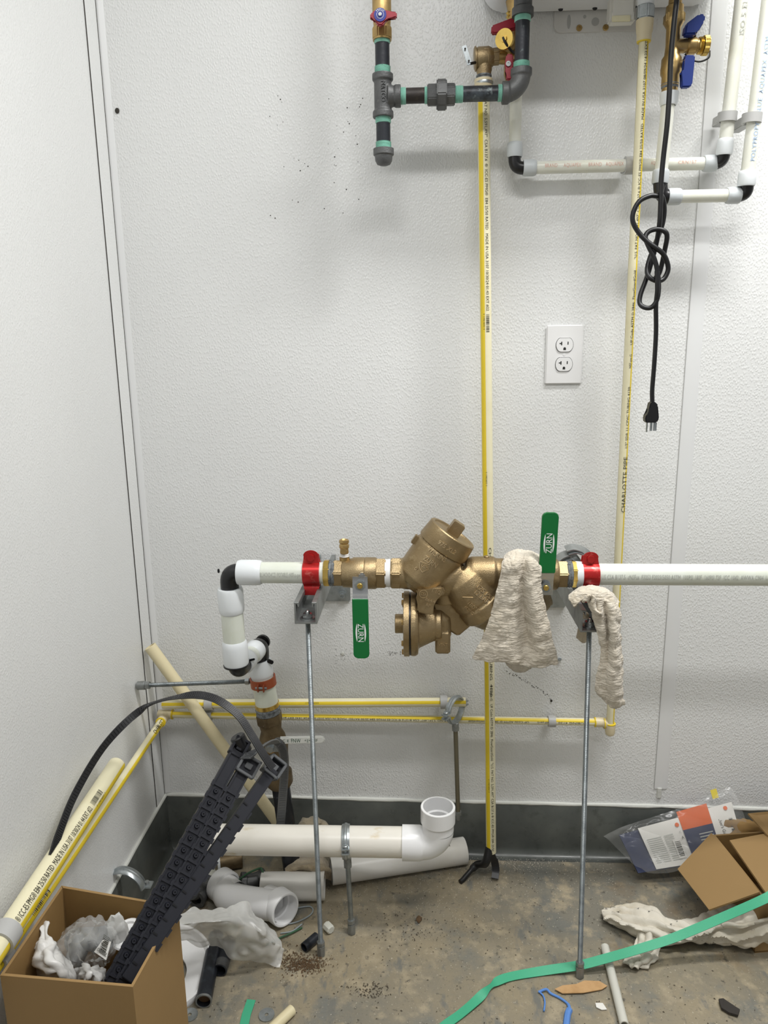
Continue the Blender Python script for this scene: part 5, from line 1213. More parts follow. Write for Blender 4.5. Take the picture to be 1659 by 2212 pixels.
rows = [rw([(1256, 1322), (1264, 1320), (1272, 1326)], -.255, [0]*3), rw([(1248, 1362), (1260, 1366), (1274, 1364)], -.255, [0]*3), rw([(1245, 1378), (1260, 1388), (1275, 1378)], -.255, [0]*3)]
MB().loft(rows, 10, 10, .002, 60).build('back_fold', 'terry_dirty', t, smooth=80, solid=.005)
rows = [[Y(u-5, v, -.352), Y(u, v-4, -.360), Y(u+5, v, -.352)] for u, v in ((1264, 1302), (1272, 1290), (1282, 1294), (1280, 1306), (1284, 1320), (1296, 1330))]
MB().loft(rows, 6, 8, .001, 90).build('hem_loop', 'terry', t, smooth=80, solid=.004)
# ================================================================ left: cardboard box
def cardboard_box(t, corners, h, thick=.004, zb=0.0, mo='cardboard', mi='cardboard_inside'):
    """open carton from four floor-plan corners (counter-clockwise seen from above), wall by wall"""
    n = 4; cs = [V((c[0], c[1], 0)) for c in corners]; ctr = sum(cs, V())/4
    for k in range(4):
        a, b = cs[k], cs[(k+1) % 4]; d = (b-a).normalized(); nin = V((-d.y, d.x, 0))
        if (ctr-a).dot(nin) < 0: nin = -nin
        a2, b2 = a+nin*thick, b+nin*thick
        f = thick; vs = [a, b, b2-d*f, a2+d*f]
        mb = MB().add([p+V((0, 0, zb)) for p in vs]+[p+V((0, 0, h)) for p in vs], [(0, 1, 5, 4), (1, 2, 6, 5), (3, 0, 4, 7), (0, 3, 2, 1), (4, 5, 6, 7), (2, 3, 7, 6)])
        w_ = mb.build('side_panel', mo, t, smooth=0)
        # brown kraft liner on the inner face
        e = nin*.0004
        MB().add([a2+d*f+e+V((0, 0, zb)), b2-d*f+e+V((0, 0, zb)), b2-d*f+e+V((0, 0, h-.001)), a2+d*f+e+V((0, 0, h-.001))], [(0, 1, 2, 3)]).build('liner', mi, w_, smooth=0)
    mb = MB(); mb.add([c+V((0, 0, zb+.001)) for c in cs]+[c+V((0, 0, zb+.004)) for c in cs], [(0, 1, 2, 3), (4, 5, 6, 7), (0, 1, 5, 4), (1, 2, 6, 5), (2, 3, 7, 6), (3, 0, 4, 7)]); mb.build('bottom', mi, t, smooth=0)
hB = .375
q = [Z(u, v, hB) for u, v in ((133, 1913), (385, 1956), (287, 2132), (0, 2107))]
q = [q[3], q[2], q[1], q[0]]
bc_ = sum(q, V())/4
t = thing('cardboard_box', 'open brown cardboard box full of packaging in front of left wall', 'box', (bc_.x, bc_.y, 0))
cardboard_box(t, q, hB)
# flaps folded down inside are not seen; contents: plastic bags and parts
def crumple(name, label, cat, C, rads, m, seed, amp=.35, n=28, solid=0.0, group=None, smooth=80):
    C = V(C); mb = MB(); mb.ball(C, 1.0, n, n//2, rads); off = V((seed*5.1, seed*2.3, seed))
    out = []
    for p in mb.v:
        d = p-C; dd = V((d.x/rads[0], d.y/rads[1], d.z/rads[2])); k = 1+amp*noise.noise(dd*1.4+off)+amp*.8*(.5-2*abs(noise.noise(dd*1.7+off)))+amp*.08*(.5-2*abs(noise.noise(dd*5.9+off)))
        out.append(C+V((d.x*k, d.y*k, d.z*k)))
    mb.v = out; o = mb.build(name, m, smooth=smooth, solid=solid); return tag(o, label, cat, group)
def BX(u, v, z): return Z(u, v, z)
def bag(label, rows, m, seed, amp=.004, fold=(.004, 2.0)):
    R = [[Z(u, v, z) for u, v, z in r] for r in rows]; ctr = R[len(R)//2][len(R[0])//2]
    t = thing('plastic_bag', label, 'bag', ctr-V((0, 0, .05))); MB().loft(R, 14, 10, amp, 30, amp*.5, 75, seed, True, fold).build('film', m, t, smooth=80)
bag('crumpled white plastic bag in the left part of cardboard box', [((92, 1990, .36), (95, 1992, .362), (99, 1996, .358)), ((85, 2030, .35), (98, 2024, .362), (110, 2034, .345)), ((62, 2048, .325), (98, 2042, .362), (128, 2058, .33)), ((60, 2084, .305), (98, 2072, .36), (150, 2088, .33)), ((80, 2110, .29), (122, 2102, .345), (170, 2122, .31)), ((110, 2124, .27), (148, 2126, .30), (176, 2132, .28))], 'film_white', 3)
bag('clear plastic bag holding dark fittings in the cardboard box', [((150, 2006, .32), (185, 1986, .355), (235, 1990, .355), (264, 2008, .335)), ((120, 2038, .325), (178, 2012, .385), (235, 2012, .385), (256, 2038, .34)), ((112, 2062, .315), (168, 2048, .385), (220, 2052, .385), (242, 2064, .33)), ((140, 2088, .30), (178, 2086, .335), (214, 2084, .335), (234, 2074, .315))], 'film_clear', 6, .004, (.003, 3))
bag('white plastic bag at the front edge inside cardboard box', [((166, 2090, .315), (194, 2086, .345), (222, 2094, .315)), ((164, 2112, .305), (198, 2106, .35), (229, 2118, .305)), ((172, 2132, .28), (200, 2131, .31), (226, 2133, .28))], 'film_white', 11)
c2 = BX(190, 2030, .335)
t = thing('pipe_fitting', 'dark fittings seen through the clear bag in the cardboard box', 'fitting', c2+V((0, 0, -.03)))
mb = MB(); mb.cyl(c2+V((-.03, .01, -.01)), c2+V((.03, -.01, .012)), .016, 20, ch=.002); mb.cyl(c2+V((-.008, 0, 0)), c2+V((-.012, -.028, -.018)), .014, 18, ch=.002); mb.build('body', 'cast_iron', t)
MB().hexa(c2+V((.018, -.006, .006)), c2+V((.034, -.012, .014)), .020, .002).build('collar', 'cast_iron', t)
# paper label tied to the bag
t = thing('paper_label', 'small white barcode label on the clear bag in the box', 'label', BX(222, 2060, .35))
p0, p1, p2, p3 = BX(203, 2056, .385), BX(229, 2074, .372), BX(240, 2034, .392), BX(222, 2030, .398)
MB().add([p0, p1, p2, p3, p0+V((0, .001, -.001)), p1+V((0, .001, -.001)), p2+V((0, .001, -.001)), p3+V((0, .001, -.001))], [(0, 1, 2, 3), (7, 6, 5, 4), (0, 1, 5, 4), (1, 2, 6, 5), (2, 3, 7, 6), (3, 0, 4, 7)]).build('sheet', 'paper', t, smooth=0)
nd = (p1-p0).normalized(); ud2 = (p2-p1).normalized(); cc = (p0+p1+p2+p3)/4+ud2*.004
barcode_flat(t, cc, ud2, -nd, .022, .010, n=12, lift=.0012)
text_flat(t, '10080L', (p0+p1)/2+ud2*.006, nd, ud2, .0045, 'ink', fit=.02, lift=.001)
# white round cover in the box
t = thing('white_cap', 'white round plastic cap half hidden in the box beside dark rails', 'cap', BX(275, 2020, .33))
MB().lathe(BX(278, 2022, .335), BX(278, 2022, .335)+V((-.15, -.4, 1)), [(0, 0), (0, .022), (.006, .024), (.008, .022), (.008, .018), (.005, .016), (.005, 0)], 30).build('rim', 'pvc_white', t)
crumple('plastic_bag', 'small clear plastic scrap standing behind the clear bag in box', 'bag', BX(252, 2010, .35), (.016, .010, .026), 'film_milky', 12, .4, 18)
# ================================================================ dark rails standing in the box, and their straps
def rail(label, pt, pb, side, w_, th, cells, faces):
    """moulded bar: base, edge lips, cross ribs and pegs; side = width direction"""
    pt, pb = V(pt), V(pb); d = (pb-pt); L = d.length; d.normalize(); sx = V(side); sx = (sx-d*sx.dot(d)).normalized(); nn = sx.cross(d)
    if nn.y > 0: nn = -nn
    t = thing('plastic_rail', label, 'rail', pb, 'dark plastic rails in the box')
    c = (pt+pb)/2
    MB().box(c, (w_, L, th), (sx, d), bev=.001).build('bar', 'navy_plastic', t)
    if faces:
        mb = MB(); mp = MB()
        for s_ in (-1, 1): mb.box(c+sx*s_*(w_/2-.0014)+nn*(th/2+.0015), (.0028, L*.985, .003), (sx, d))
        stp = L*.80/cells
        for k in range(cells+1):
            p = pt+d*(L*.17+stp*k)+nn*(th/2+.0014); mb.box(p, (w_, .0035, .003), (sx, d)); 
            for s_ in (-1, 1): mb.box(p+sx*s_*w_*.5, (.004, .008, .005), (sx, d))
            q = p+d*stp*.5
            if k < cells: mp.lathe(q-nn*.0015, q+nn, [(0, .0042), (.002, .0036), (.0042, .0030), (.0042, .0014), (.002, .0014), (.002, 0)], 12)
        mb.build('cell_ribs', 'navy_plastic', t, smooth=20); mp.build('pegs', 'navy_plastic', t)
    else:
        stp = L*.8/cells
        for k in range(cells):
            p = pt+d*(L*.2+stp*k)+nn*(th/2+.0006)-sx*w_*.28; MB().box(p, (w_*.4, .0022, .0016), (sx, d)).build('slot', 'black_plastic', t)
        mb = MB()
        for k in range(cells): mb.box(pt+d*(L*.2+stp*(k+.5))+sx*(w_/2+.001), (.004, stp*.55, th*.8), (sx, d))
        mb.build('cell_ribs', 'navy_plastic', t, smooth=20)
    return t, d, sx, nn
yt = -.50
sdir = V((.86, .1, -.5))
ra_t, ra_b = Y(512, 1622, yt), BX(238, 2124, .335)
rb_t, rb_b = Y(540, 1640, yt), BX(260, 2130, .335)
rcx_t, rcx_b = Y(588, 1662, yt), BX(274, 2116, .345)
pw_ = .0212
tA, dA, sA, nA = rail('dark navy ribbed rail, leftmost of the three in the box', ra_t, ra_b, sdir, pw_, .014, 15, True)
tB, dB, sB, nB = rail('dark navy ribbed rail, middle one of three in the box', rb_t, rb_b, sdir, pw_, .014, 15, True)
tC_, dC_, sC_, nC_ = rail('dark navy rail turned edge-on, rightmost of three in box', rcx_t, rcx_b, sdir, .019, .020, 13, False)
# buckles at the top of the rails
def buckle(t, c, d, sx, nn, w_, l_, th, m='strap_grey', hole=True):
    o = MB(); hw, hl, e = w_/2, l_/2, .0042
    for s_ in (-1, 1):
        o.box(c+sx*s_*(hw-e/2), (e, l_, th), (sx, d), bev=.0008); o.box(c+d*s_*(hl-e/2), (w_, e, th), (sx, d), bev=.0008)
    b_ = o.build('buckle', m, t)
    MB().box(c-nn*th*.2, (w_-e*1.5, l_-e*1.5, th*.3), (sx, d)).build('buckle_web', 'navy_plastic', b_)
    MB().box(c+nn*th*.1, (w_*.35, l_*.3, th*.5), (sx, d), bev=.0006).build('buckle_pawl', m, b_)
buckle(tB, rb_t+dB*.012+nB*.010+sB*.002, dB, sB, nB, .033, .030, .012)
buckle(tA, ra_t-dA*.006+nA*.002, dA, sA, nA, .026, .030, .016, 'navy_plastic')
buckle(tC_, rcx_t-dC_*.004, dC_, sC_, nC_, .031, .030, .026)
MB().cyl(Y(512, 1590, yt+.01), Y(530, 1625, yt+.01), .0125, 18, ch=.002).build('end_roller', 'black_plastic', tA)
# straps
def strap(label, pts, nrm, w_, m='strap_grey', teeth=True):
    t = thing('cable_strap', label, 'strap', pts[0]); P3 = catmull(pts, 8); nr = [V(nrm)]*len(P3) if not isinstance(nrm, list) else [catmull([V(x) for x in nrm], 8)[i] for i in range(len(P3))]
    MB().sweep(P3, nr, w_, .0022).build('band', m, t)
    if teeth:
        mb = MB()
        for i in range(0, len(P3)-1):
            for f in (0, .5):
                p = P3[i].lerp(P3[i+1], f); T = (P3[i+1]-P3[i]).normalized(); nn = nr[i]; nn = (nn-T*nn.dot(T)).normalized(); mb.box(p+nn*.0014, ((P3[i+1]-P3[i]).length*.22, w_*.7, .0010), (T, nn.cross(T)))
        mb.build('teeth', m, t, smooth=0)
    return t
sp1 = [X(112, 1850, .035), X(128, 1800, .03), X(165, 1710, .03), X(230, 1605, .06), X(310, 1530, .11), Y(390, 1504, -.46), Y(455, 1506, -.48), Y(510, 1540, -.495), Y(545, 1590, -.51), Y(568, 1628, -.52), Y(590, 1660, -.525)]
strap('black serrated strap arching from left wall pipes to the rails', sp1, [V((1, -.8, .2))]*4+[V((.4, -.6, .9))]*3+[V((.7, -.5, .4))]*4, .0135, 'strap_black')
sp2 = [Y(530, 1638, -.52), Y(556, 1618, -.48), Y(584, 1604, -.38), Y(604, 1608, -.30), Y(613, 1630, -.25), Y(614, 1670, -.22), Y(610, 1730, -.205), Y(602, 1830, -.19)]
strap('grey serrated strap looping over the rails and down to floor', sp2, [V((-.3, -.6, .8))]*3+[V((.3, -.9, .4))]*5, .018, 'strap_grey')
# ================================================================ silver ring half behind the box
cs_ = Z(272, 1918, .0); yk_ = -.30
t = thing('ring_clamp', 'open half of a galvanized ring clamp behind the cardboard box', 'clamp', Y(272, 1925, yk_))
C0 = Y(272, 1912, yk_); rK = 38*S(272, 1926, yk_)
MB().lathe(C0+V((0, -.009, 0)), C0+V((.15, .8, .1)), [(0, rK), (0, rK+.003), (.006, rK+.0045), (.008, rK+.0065), (.011, rK+.0065), (.013, rK+.0045), (.019, rK+.003), (.019, rK), (0, rK)], 28, ref=V((1, 0, 0)), a0=0, a1=-math.pi).build('half_ring', 'zinc', t)
for sg in (-1, 1):
    q = C0+V((sg*(rK+.008), 0, .002)); MB().box(q, (.022, .020, .004), bev=.001).build('ear', 'zinc', t); MB().cyl(q+V((0, 0, -.006)), q+V((0, 0, .008)), .0045, 12).build('screw', 'zinc_dull', t)
# ================================================================ loose white pipe pieces on the floor
def floor_pipe(name, label, A, B, r, ri, m, cat='pipe', group=None, n=36, lift=.0):
    A = V(A)+V((0, 0, r+lift)); B = V(B)+V((0, 0, r+lift)); t = thing(name, label, cat, A-V((0, 0, r)), group); MB().pipe(A, B, r, ri, n).build('pipe', m, t); return t, A, B
t, a_, b_ = floor_pipe('pipe_offcut', 'long white pipe offcut with barcode lying under the elbow', Z(716, 1906), Z(1004, 1861), .0303, .0262, 'pvc_clean')
dd2 = (b_-a_).normalized(); barcode_cyl(t, a_+dd2*((b_-a_).length*.76), dd2, .0303, V((-.1, -.35, 1)), .036, .009, n=22)
text_cyl(t, '0 11942 06132 7', a_+dd2*((b_-a_).length*.76), dd2, .0303, V((-.1, -.6, 1)), .0035, 'ink', fit=.03)
t, a_, b_ = floor_pipe('pipe_offcut', 'short white pipe offcut lying behind the threaded rod', Z(566, 1941), Z(702, 1938), .0303, .0262, 'pvc_clean')
# white fitting on the floor with its open hub to the right
e0 = Z(500, 1968)+V((0, 0, .034)); e1_ = Z(570, 1984)+V((0, 0, .036)); e2_ = Z(604, 1988)+V((0, 0, .037))
t = thing('pipe_elbow', 'white plastic bend on the floor, open end facing right', 'fitting', Z(560, 1990))
mb = MB(); mb.tube(catmull([e0+V((-.018, .03, 0)), e0, e1_, e2_], 8), .031, 32, cap=False)
dh = (e2_-e1_).normalized(); dh = V((.72, -.66, .10)).normalized()
mb.lathe(e2_-dh*.012, e2_+dh, [(0, .030), (.004, .0355), (.034, .0355), (.036, .034), (.036, .0308), (.010, .0300), (.008, .027), (-.03, .027)], 40)
db = V((-.75, .6, -.05)).normalized(); q = e0+V((-.018, .03, 0)); mb.lathe(q-db*.006, q+db, [(0, .030), (.003, .0355), (.028, .0355), (.030, .034), (.030, .031), (.004, .030), (.002, .027), (-.03, .027)], 36)
mb.build('body', 'pvc_white', t)
# flat flange ring beside the box
fC = Z(352, 2106, .004); t = thing('floor_flange', 'white flange ring half hidden behind the cardboard box', 'flange', fC)
mb = MB(); mb.lathe(fC, fC+V((.10, -.12, 1)), [(0, .045), (0, .086), (.004, .094), (.020, .097), (.026, .095), (.026, .090), (.016, .084), (.008, .052), (.004, .045), (0, .045)], 48); mb.build('ring', 'pvc_white', t)
# milky tube, black pipes and fittings in the corner
t, a_, b_ = floor_pipe('pipe_offcut', 'milky plastic tube offcut standing open beside dark rails', Z(432, 1868), Z(459, 1921), .0185, .0150, 'nylon_milky')
t, a_, b_ = floor_pipe('black_pipe', 'long black iron pipe lying along the flange, rusty open end', Z(468, 2035), Z(441, 2178), .0150, .0122, 'iron_pipe', lift=.0)
MB().lathe(b_+(a_-b_).normalized()*.01, b_, [(0, 0), (0, .0118)], 20).build('rust_inside', 'dirt_brown', t)
MB().pipe(b_+(a_-b_).normalized()*.004, b_+(b_-a_).normalized()*.0004, .0152, .0124).build('cut_edge', 'zinc_dull', t)
t, a_, b_ = floor_pipe('black_pipe', 'short black iron nipple beside the longer black pipe', Z(496, 2045), Z(476, 2110), .0138, .0110, 'iron_pipe')
MB().lathe(b_, a_, [(.001, .0140), (.02, .0140), (.02, .0138)], 24).build('threads', 'cast_iron', t)
t, a_, b_ = floor_pipe('black_pipe', 'tiny black pipe offcut lying at foot of left threaded rod', Z(657, 2056), Z(685, 2032), .0098, .0078, 'iron_pipe')
t = thing('nylon_chunk', 'small translucent plastic chunk beside the left threaded rod', 'offcut', Z(712, 2020)); q = Z(704, 2006)+V((0, 0, .0095)); MB().cyl(q, Z(716, 2018)+V((0, 0, .0095)), .0095, 8, ch=.002).build('chunk', 'nylon_milky', t, smooth=15)
def black_tee(label, C, ax, br, r=.018):
    C = V(C); ax = V(ax).normalized(); br = V(br).normalized(); t = thing('pipe_fitting', label, 'fitting', C-V((0, 0, r)), 'loose black pipe fittings')
    mb = MB(); mb.lathe(C-ax*.028, C+ax, [(0, .012), (0, r*1.15), (.009, r*1.15), (.011, r), (.045, r), (.047, r*1.15), (.056, r*1.15), (.056, .012)], 26); mb.lathe(C, C+br, [(0, r), (.016, r), (.018, r*1.15), (.028, r*1.15), (.028, .012), (.010, .012), (.010, 0)], 26); mb.build('body', 'cast_iron', t)
black_tee('black threaded tee on the floor behind the white bend', Z(548, 1922)+V((0, 0, .021)), (.8, .5, 0), (-.9, -.3, .2))
black_tee('black threaded fitting beside the milky tube by the rails', Z(438, 1942)+V((0, 0, .021)), (.2, 1, 0), (-.5, -.6, .6))
# small can lying in the corner behind the rails
q = Z(500, 1874)+V((0, 0, .020)); t = thing('metal_can', 'small dark can lying under the big white pipe', 'can', Z(500, 1874)); d_ = V((.95, .3, 0)).normalized()
MB().lathe(q-d_*.03, q+d_, [(0, 0), (0, .018), (.002, .0205), (.055, .0205), (.056, .0195), (.056, 0)], 28).build('body', 'bronze_dark', t); MB().lathe(q-d_*.031, q+d_, [(0, .0185), (0, .0212), (.006, .0212), (.006, .0185)], 28).build('rim', 'collar_white', t)
# dirty rags behind the white pipes
def floor_rag(label, rows, m, seed, amp=.008, solid=.005):
    t = thing('rag', label, 'rag', rows[0][0]); MB().loft(rows, 12, 12, amp, 26, amp*.3, 120, seed).build('cloth', m, t, smooth=80, solid=solid)
floor_rag('rolled dirty rag between the two white pipe offcuts', [[Z(u, v, z) for u, v, z in r] for r in (((622, 1872, .03), (640, 1850, .05), (690, 1850, .05), (712, 1862, .03)), ((620, 1885, .05), (645, 1872, .07), (685, 1872, .07), (716, 1880, .05)), ((640, 1896, .02), (660, 1892, .03), (690, 1894, .03), (716, 1898, .015)))], 'terry_dirty', 21)
crumple('rag', 'crumpled dirty rag peeking over the big white pipe', 'rag', Y(676, 1786, -.10), (.030, .018, .020), 'terry_dirty', 31, .5, 24)
# ================================================================ white plastic bag on the floor beside the box
rows = [[Z(u, v, z) for u, v, z in r] for r in (((378, 1975, .17), (380, 2000, .17), (384, 2025, .13), (386, 2040, .09)), ((425, 1964, .15), (430, 1992, .16), (432, 2020, .12), (430, 2048, .07)), ((475, 1955, .14), (482, 1990, .15), (474, 2024, .10), (468, 2050, .06)), ((520, 1950, .13), (534, 1998, .12), (520, 2040, .07), (508, 2066, .04)),
    ((548, 1962, .10), (570, 2016, .10), (560, 2056, .05), (548, 2078, .02)), ((570, 1990, .05), (596, 2030, .06), (594, 2062, .03), (586, 2088, .008)), ((585, 2012, .02), (616, 2040, .03), (614, 2064, .015), (604, 2090, .004)))]
t = thing('plastic_bag', 'white translucent plastic bag spread on floor beside cardboard box', 'bag', Z(500, 2070)); MB().loft(rows, 14, 12, .007, 13, .0035, 36, 8, True).build('film', 'film_milky', t, smooth=80)
# ================================================================ wires
def wire(label, pts, r, m, cat='wire'):
    t = thing('loose_wire', label, cat, pts[0]); MB().tube(catmull(pts, 8), r, 8).build('strand', m, t)
zz = lambda u, v, z=.003: Z(u, v, z)
wire('green wire arching over the floor beside the short pipe offcut', [zz(488, 1936), zz(502, 1916, .02), zz(530, 1890, .05), zz(560, 1876, .06), zz(566, 1880, .06), zz(574, 1902, .05)], .0022, 'green_wire')
wire('green wire poking out under the white plastic bag', [zz(574, 2042), zz(605, 2026, .006), zz(628, 2016, .006), zz(652, 2004)], .0020, 'green_wire')
wire('thin bluish wire loop on the floor beside the white bend', [zz(600, 2000), zz(640, 1992), zz(668, 1978), zz(676, 1966), zz(668, 1958), zz(640, 1962), zz(618, 1970)], .0015, 'grey_wire')
wire('thin bluish wire end lying below the wire loop', [zz(606, 2016), zz(630, 2012), zz(645, 2002), zz(652, 1996)], .0015, 'grey_wire')
# ================================================================ washers, strap offcut, pipe scrap
for (u, v, lab) in ((410, 2193, 'round zinc washer on the floor next to the flange'), (576, 2193, 'round zinc washer beside the green strap offcut')):
    q = Z(u, v, .0005); t = thing('washer', lab, 'washer', q, 'washers on the floor'); r_ = 17*SZ(u, v, 0); MB().lathe(q, q+V((0, 0, 1)), [(0, .0035), (0, r_), (.0018, r_), (.0018, .0035), (0, .0035)], 32).build('disc', 'zinc', t)
t = thing('strap_offcut', 'short flat green strap offcut at the bottom edge', 'strap', Z(532, 2190)); MB().sweep([Z(543, 2160, .003), Z(532, 2192, .002), Z(522, 2240, .002)], V((0, 0, 1)), .0165, .0016).build('band', 'green_strap', t)
t, a_, b_ = floor_pipe('pipe_offcut', 'cream pipe offcut at the bottom edge beside a washer', Z(632, 2190), Z(585, 2235), .0095, .007, 'cpvc_plain')
# ================================================================ black two-legged tool under the drain pipe
t = thing('pliers', 'black two-legged tool spread under the drain pipe end', 'tool', Z(1062, 1870)); pk = rB+V((-.004, -.002, .012))
MB().tube(catmull([pk, pk+V((-.010, -.012, -.03)), Z(1030, 1868, .025), Z(1012, 1886, .012), Z(1000, 1900, .006), Z(994, 1905, .005)], 6), [.0095]*8+[.008]*8+[.0055]*15, 12).build('handle', 'rubber_black', t)
P3 = catmull([pk+V((.002, 0, 0)), Z(1068, 1860, .04), Z(1071, 1880, .02), Z(1069, 1898, .008)], 6); MB().sweep(P3, V((-.1, -.7, .7)), [.012]*6+[.017]*7+[.016]*6, .008).build('handle', 'rubber_black', t)

# ================================================================ right: bag of manuals
def bk(s, tt, up=0.0):
    TL, TR, BL, BR = Y(1350, 1797, -.045), Y(1580, 1735, -.030), Y(1392, 1884, -.105), Y(1612, 1850, -.085)
    p = TL.lerp(TR, s).lerp(BL.lerp(BR, s), tt); n = (TR-TL).cross(BL-TL).normalized()
    if n.y > 0: n = -n
    return p + n*up, n
t = thing('instruction_manual', 'stack of printed manuals inside clear bag against back wall', 'manual', bk(.5, 1)[0])
def slab(s0, s1, t0, t1, lo, hi, name, m, par):
    vs = [bk(s, q_, u)[0] for u in (lo, hi) for s, q_ in ((s0, t0), (s1, t0), (s1, t1), (s0, t1))]
    return MB().add(vs, [(0, 1, 2, 3), (4, 5, 6, 7), (0, 1, 5, 4), (1, 2, 6, 5), (2, 3, 7, 6), (3, 0, 4, 7)]).build(name, m, par, smooth=0)
slab(-.06, .99, .03, 1.0, -.010, -.001, 'booklet', 'navy_print', t)
b1 = slab(.12, .80, .0, .98, -.001, .003, 'booklet', 'paper', t)
b2 = slab(.78, 1.0, -.02, .80, -.001, .004, 'booklet', 'paper', t)
slab(.50, .78, -.12, .28, .003, .0036, 'orange_block', 'orange_print', b1); slab(.50, .79, .28, .84, .003, .0037, 'navy_block', 'navy_print', b1)
bn = bk(.5, .5)[1]; bdx = (bk(1, .5)[0]-bk(0, .5)[0]).normalized(); bup = (bk(.5, 0)[0]-bk(.5, 1)[0]).normalized()
mb = MB()
for k in range(13):
    for (s0, s1) in ((.15, .29), (.31, .40)):
        t0 = .30+k*.045; vs = [bk(s, q_, .0034)[0] for s, q_ in ((s0, t0), (s1, t0), (s1, t0+.014), (s0, t0+.014))]; mb.add(vs, [(0, 1, 2, 3)])
for k in range(5):
    t0 = .42+k*.06; vs = [bk(s, q_, .0041)[0] for s, q_ in ((.63, t0), (.76, t0), (.76, t0+.02), (.63, t0+.02))]; mb.add(vs, [(0, 1, 2, 3)])
mb.build('print_lines', 'ink_pale', b1, smooth=0)
st = slab(.375, .445, .42, .84, .0035, .0040, 'sticker', 'paper', b1)
barcode_flat(st, bk(.41, .63, .0041)[0], -bup, bdx, .030, .012, n=10, lift=.0004)
for (s, q_) in ((.465, .14), (.93, .06)):
    p = bk(s, q_, .0036 if s < .6 else .0045)[0]; MB().cyl(p, p+bn*.0004, .0045, 16).build('print_dot', 'orange_print', b1 if s < .6 else b2)
text_flat(b2, "User's Guide", bk(.86, .42, .0045)[0], -bup, bdx, .007, 'ink', fit=.042); 
for k in range(3): barcode_flat(b2, bk(.95, .30+.1*k, .0045)[0], -bup, bdx, .008, .008, n=5, seed=k+3)
text_flat(b1, 'A', bk(.475, .42, .0034)[0], bdx, bup, .006, 'ink'); text_flat(b1, 'C', bk(.47, .30, .0034)[0], bdx, bup, .005, 'ink_pale')
t = thing('plastic_bag', 'clear plastic bag wrapped around manuals by the back wall', 'bag', bk(.5, 1.02)[0])
rows = [[bk(s, q_, u)[0] for s, q_, u in r] for r in (((-.20, -.02, .006), (.0, -.12, .010), (.3, -.14, .012), (.6, -.18, .012), (.85, -.26, .008), (1.02, -.30, .0)), ((-.17, .15, .012), (.0, .12, .016), (.3, .1, .016), (.6, .05, .016), (.85, .0, .014), (1.06, -.05, .004)), ((-.12, .5, .014), (.05, .5, .018), (.3, .5, .016), (.6, .5, .018), (.85, .45, .016), (1.08, .4, .006)), ((-.06, .85, .012), (.08, .9, .02), (.3, .9, .022), (.6, .85, .022), (.85, .8, .016), (1.08, .75, .008)), ((.02, 1.02, .002), (.12, 1.09, .008), (.3, 1.08, .012), (.6, 1.0, .012), (.85, .96, .008), (1.08, .92, .002)))]
MB().loft(rows, 10, 10, .006, 26, .002, 90, 14).build('film', 'film_clear', t, smooth=80)
slab(.845, .90, -.34, -.16, .006, .0066, 'yellow_tag', 'yellow_tag', t)
# ================================================================ right: open carton
hR = .135
P1, P2 = Z(1540, 1803, hR), Z(1642, 1930, hR)
dR = (P2-P1).normalized(); pR = V((-dR.y, dR.x, 0)); 
if pR.x < 0: pR = -pR
wR_ = .40; lR = (P2-P1).length+.004
c_ = [P1, P1+dR*lR, P1+dR*lR+pR*wR_, P1+pR*wR_]
t = thing('cardboard_box', 'open brown cardboard box with raised flaps at right edge', 'box', ((c_[0]+c_[2])/2).xy.to_3d())
cardboard_box(t, c_, hR)
def flap(pts, th=.004):
    p = [V(x) for x in pts]; n = (p[1]-p[0]).cross(p[2]-p[0]).normalized()*th; MB().add(p+[x-n for x in p], [(0, 1, 2, 3), (7, 6, 5, 4), (0, 1, 5, 4), (1, 2, 6, 5), (2, 3, 7, 6), (3, 0, 4, 7)]).build('flap', 'cardboard', t, smooth=0)
flap([P1+V((-.002, 0, .001)), Z(1642, 1930, hR), Z(1533, 1968, .09), Z(1465, 1880, .09)])
flap([Z(1576, 1815, .15), Z(1658, 1933, .15), Z(1760, 1905, .145), Z(1680, 1795, .145)])
flap([Z(1616, 1757, .17), Z(1660, 1806, .15), Z(1760, 1790, .145), Z(1740, 1745, .185)])
crumple('packing_paper', 'crumpled brown packing paper behind right cardboard box', 'paper', Z(1600, 1800, .10), (.06, .02, .03), 'cardboard_inside', 41, .4, 24)
# ================================================================ rag, green strap and scraps on the right floor
rows = [[Z(u, v, z) for u, v, z in r] for r in (((1299, 1966, .012), (1301, 1974, .02), (1304, 1984, .018), (1312, 1992, .004)), ((1338, 1952, .01), (1340, 1966, .03), (1342, 1990, .035), (1344, 2012, .004)), ((1385, 1954, .012), (1392, 1972, .04), (1388, 2002, .04), (1374, 2030, .006)), ((1440, 1976, .02), (1448, 1992, .045), (1440, 2016, .035), (1428, 2040, .008)), ((1490, 1982, .02), (1500, 2004, .05), (1496, 2020, .03), (1488, 2034, .008)), ((1540, 1966, .03), (1552, 1994, .06), (1546, 2022, .04), (1538, 2042, .008)), ((1600, 1946, .05), (1612, 1984, .08), (1608, 2020, .05), (1590, 2048, .01)), ((1680, 1920, .07), (1690, 1966, .10), (1690, 2010, .07), (1685, 2040, .02)))]
t = thing('rag', 'stained white rag crumpled on the floor under the green strap', 'rag', Z(1480, 2030)); MB().loft(rows, 26, 14, .006, 15, .003, 40, 17, True, (.010, 2.2)).build('cloth', 'rag_white', t, smooth=80, solid=.003)
rows = [[Z(u, v, z) for u, v, z in r] for r in (((1378, 2016, .02), (1400, 2012, .03), (1424, 2022, .02)), ((1368, 2044, .012), (1396, 2046, .02), (1424, 2050, .012)), ((1352, 2066, .006), (1390, 2072, .014), (1420, 2072, .006)), ((1346, 2084, .004), (1372, 2094, .006), (1392, 2084, .004)))]
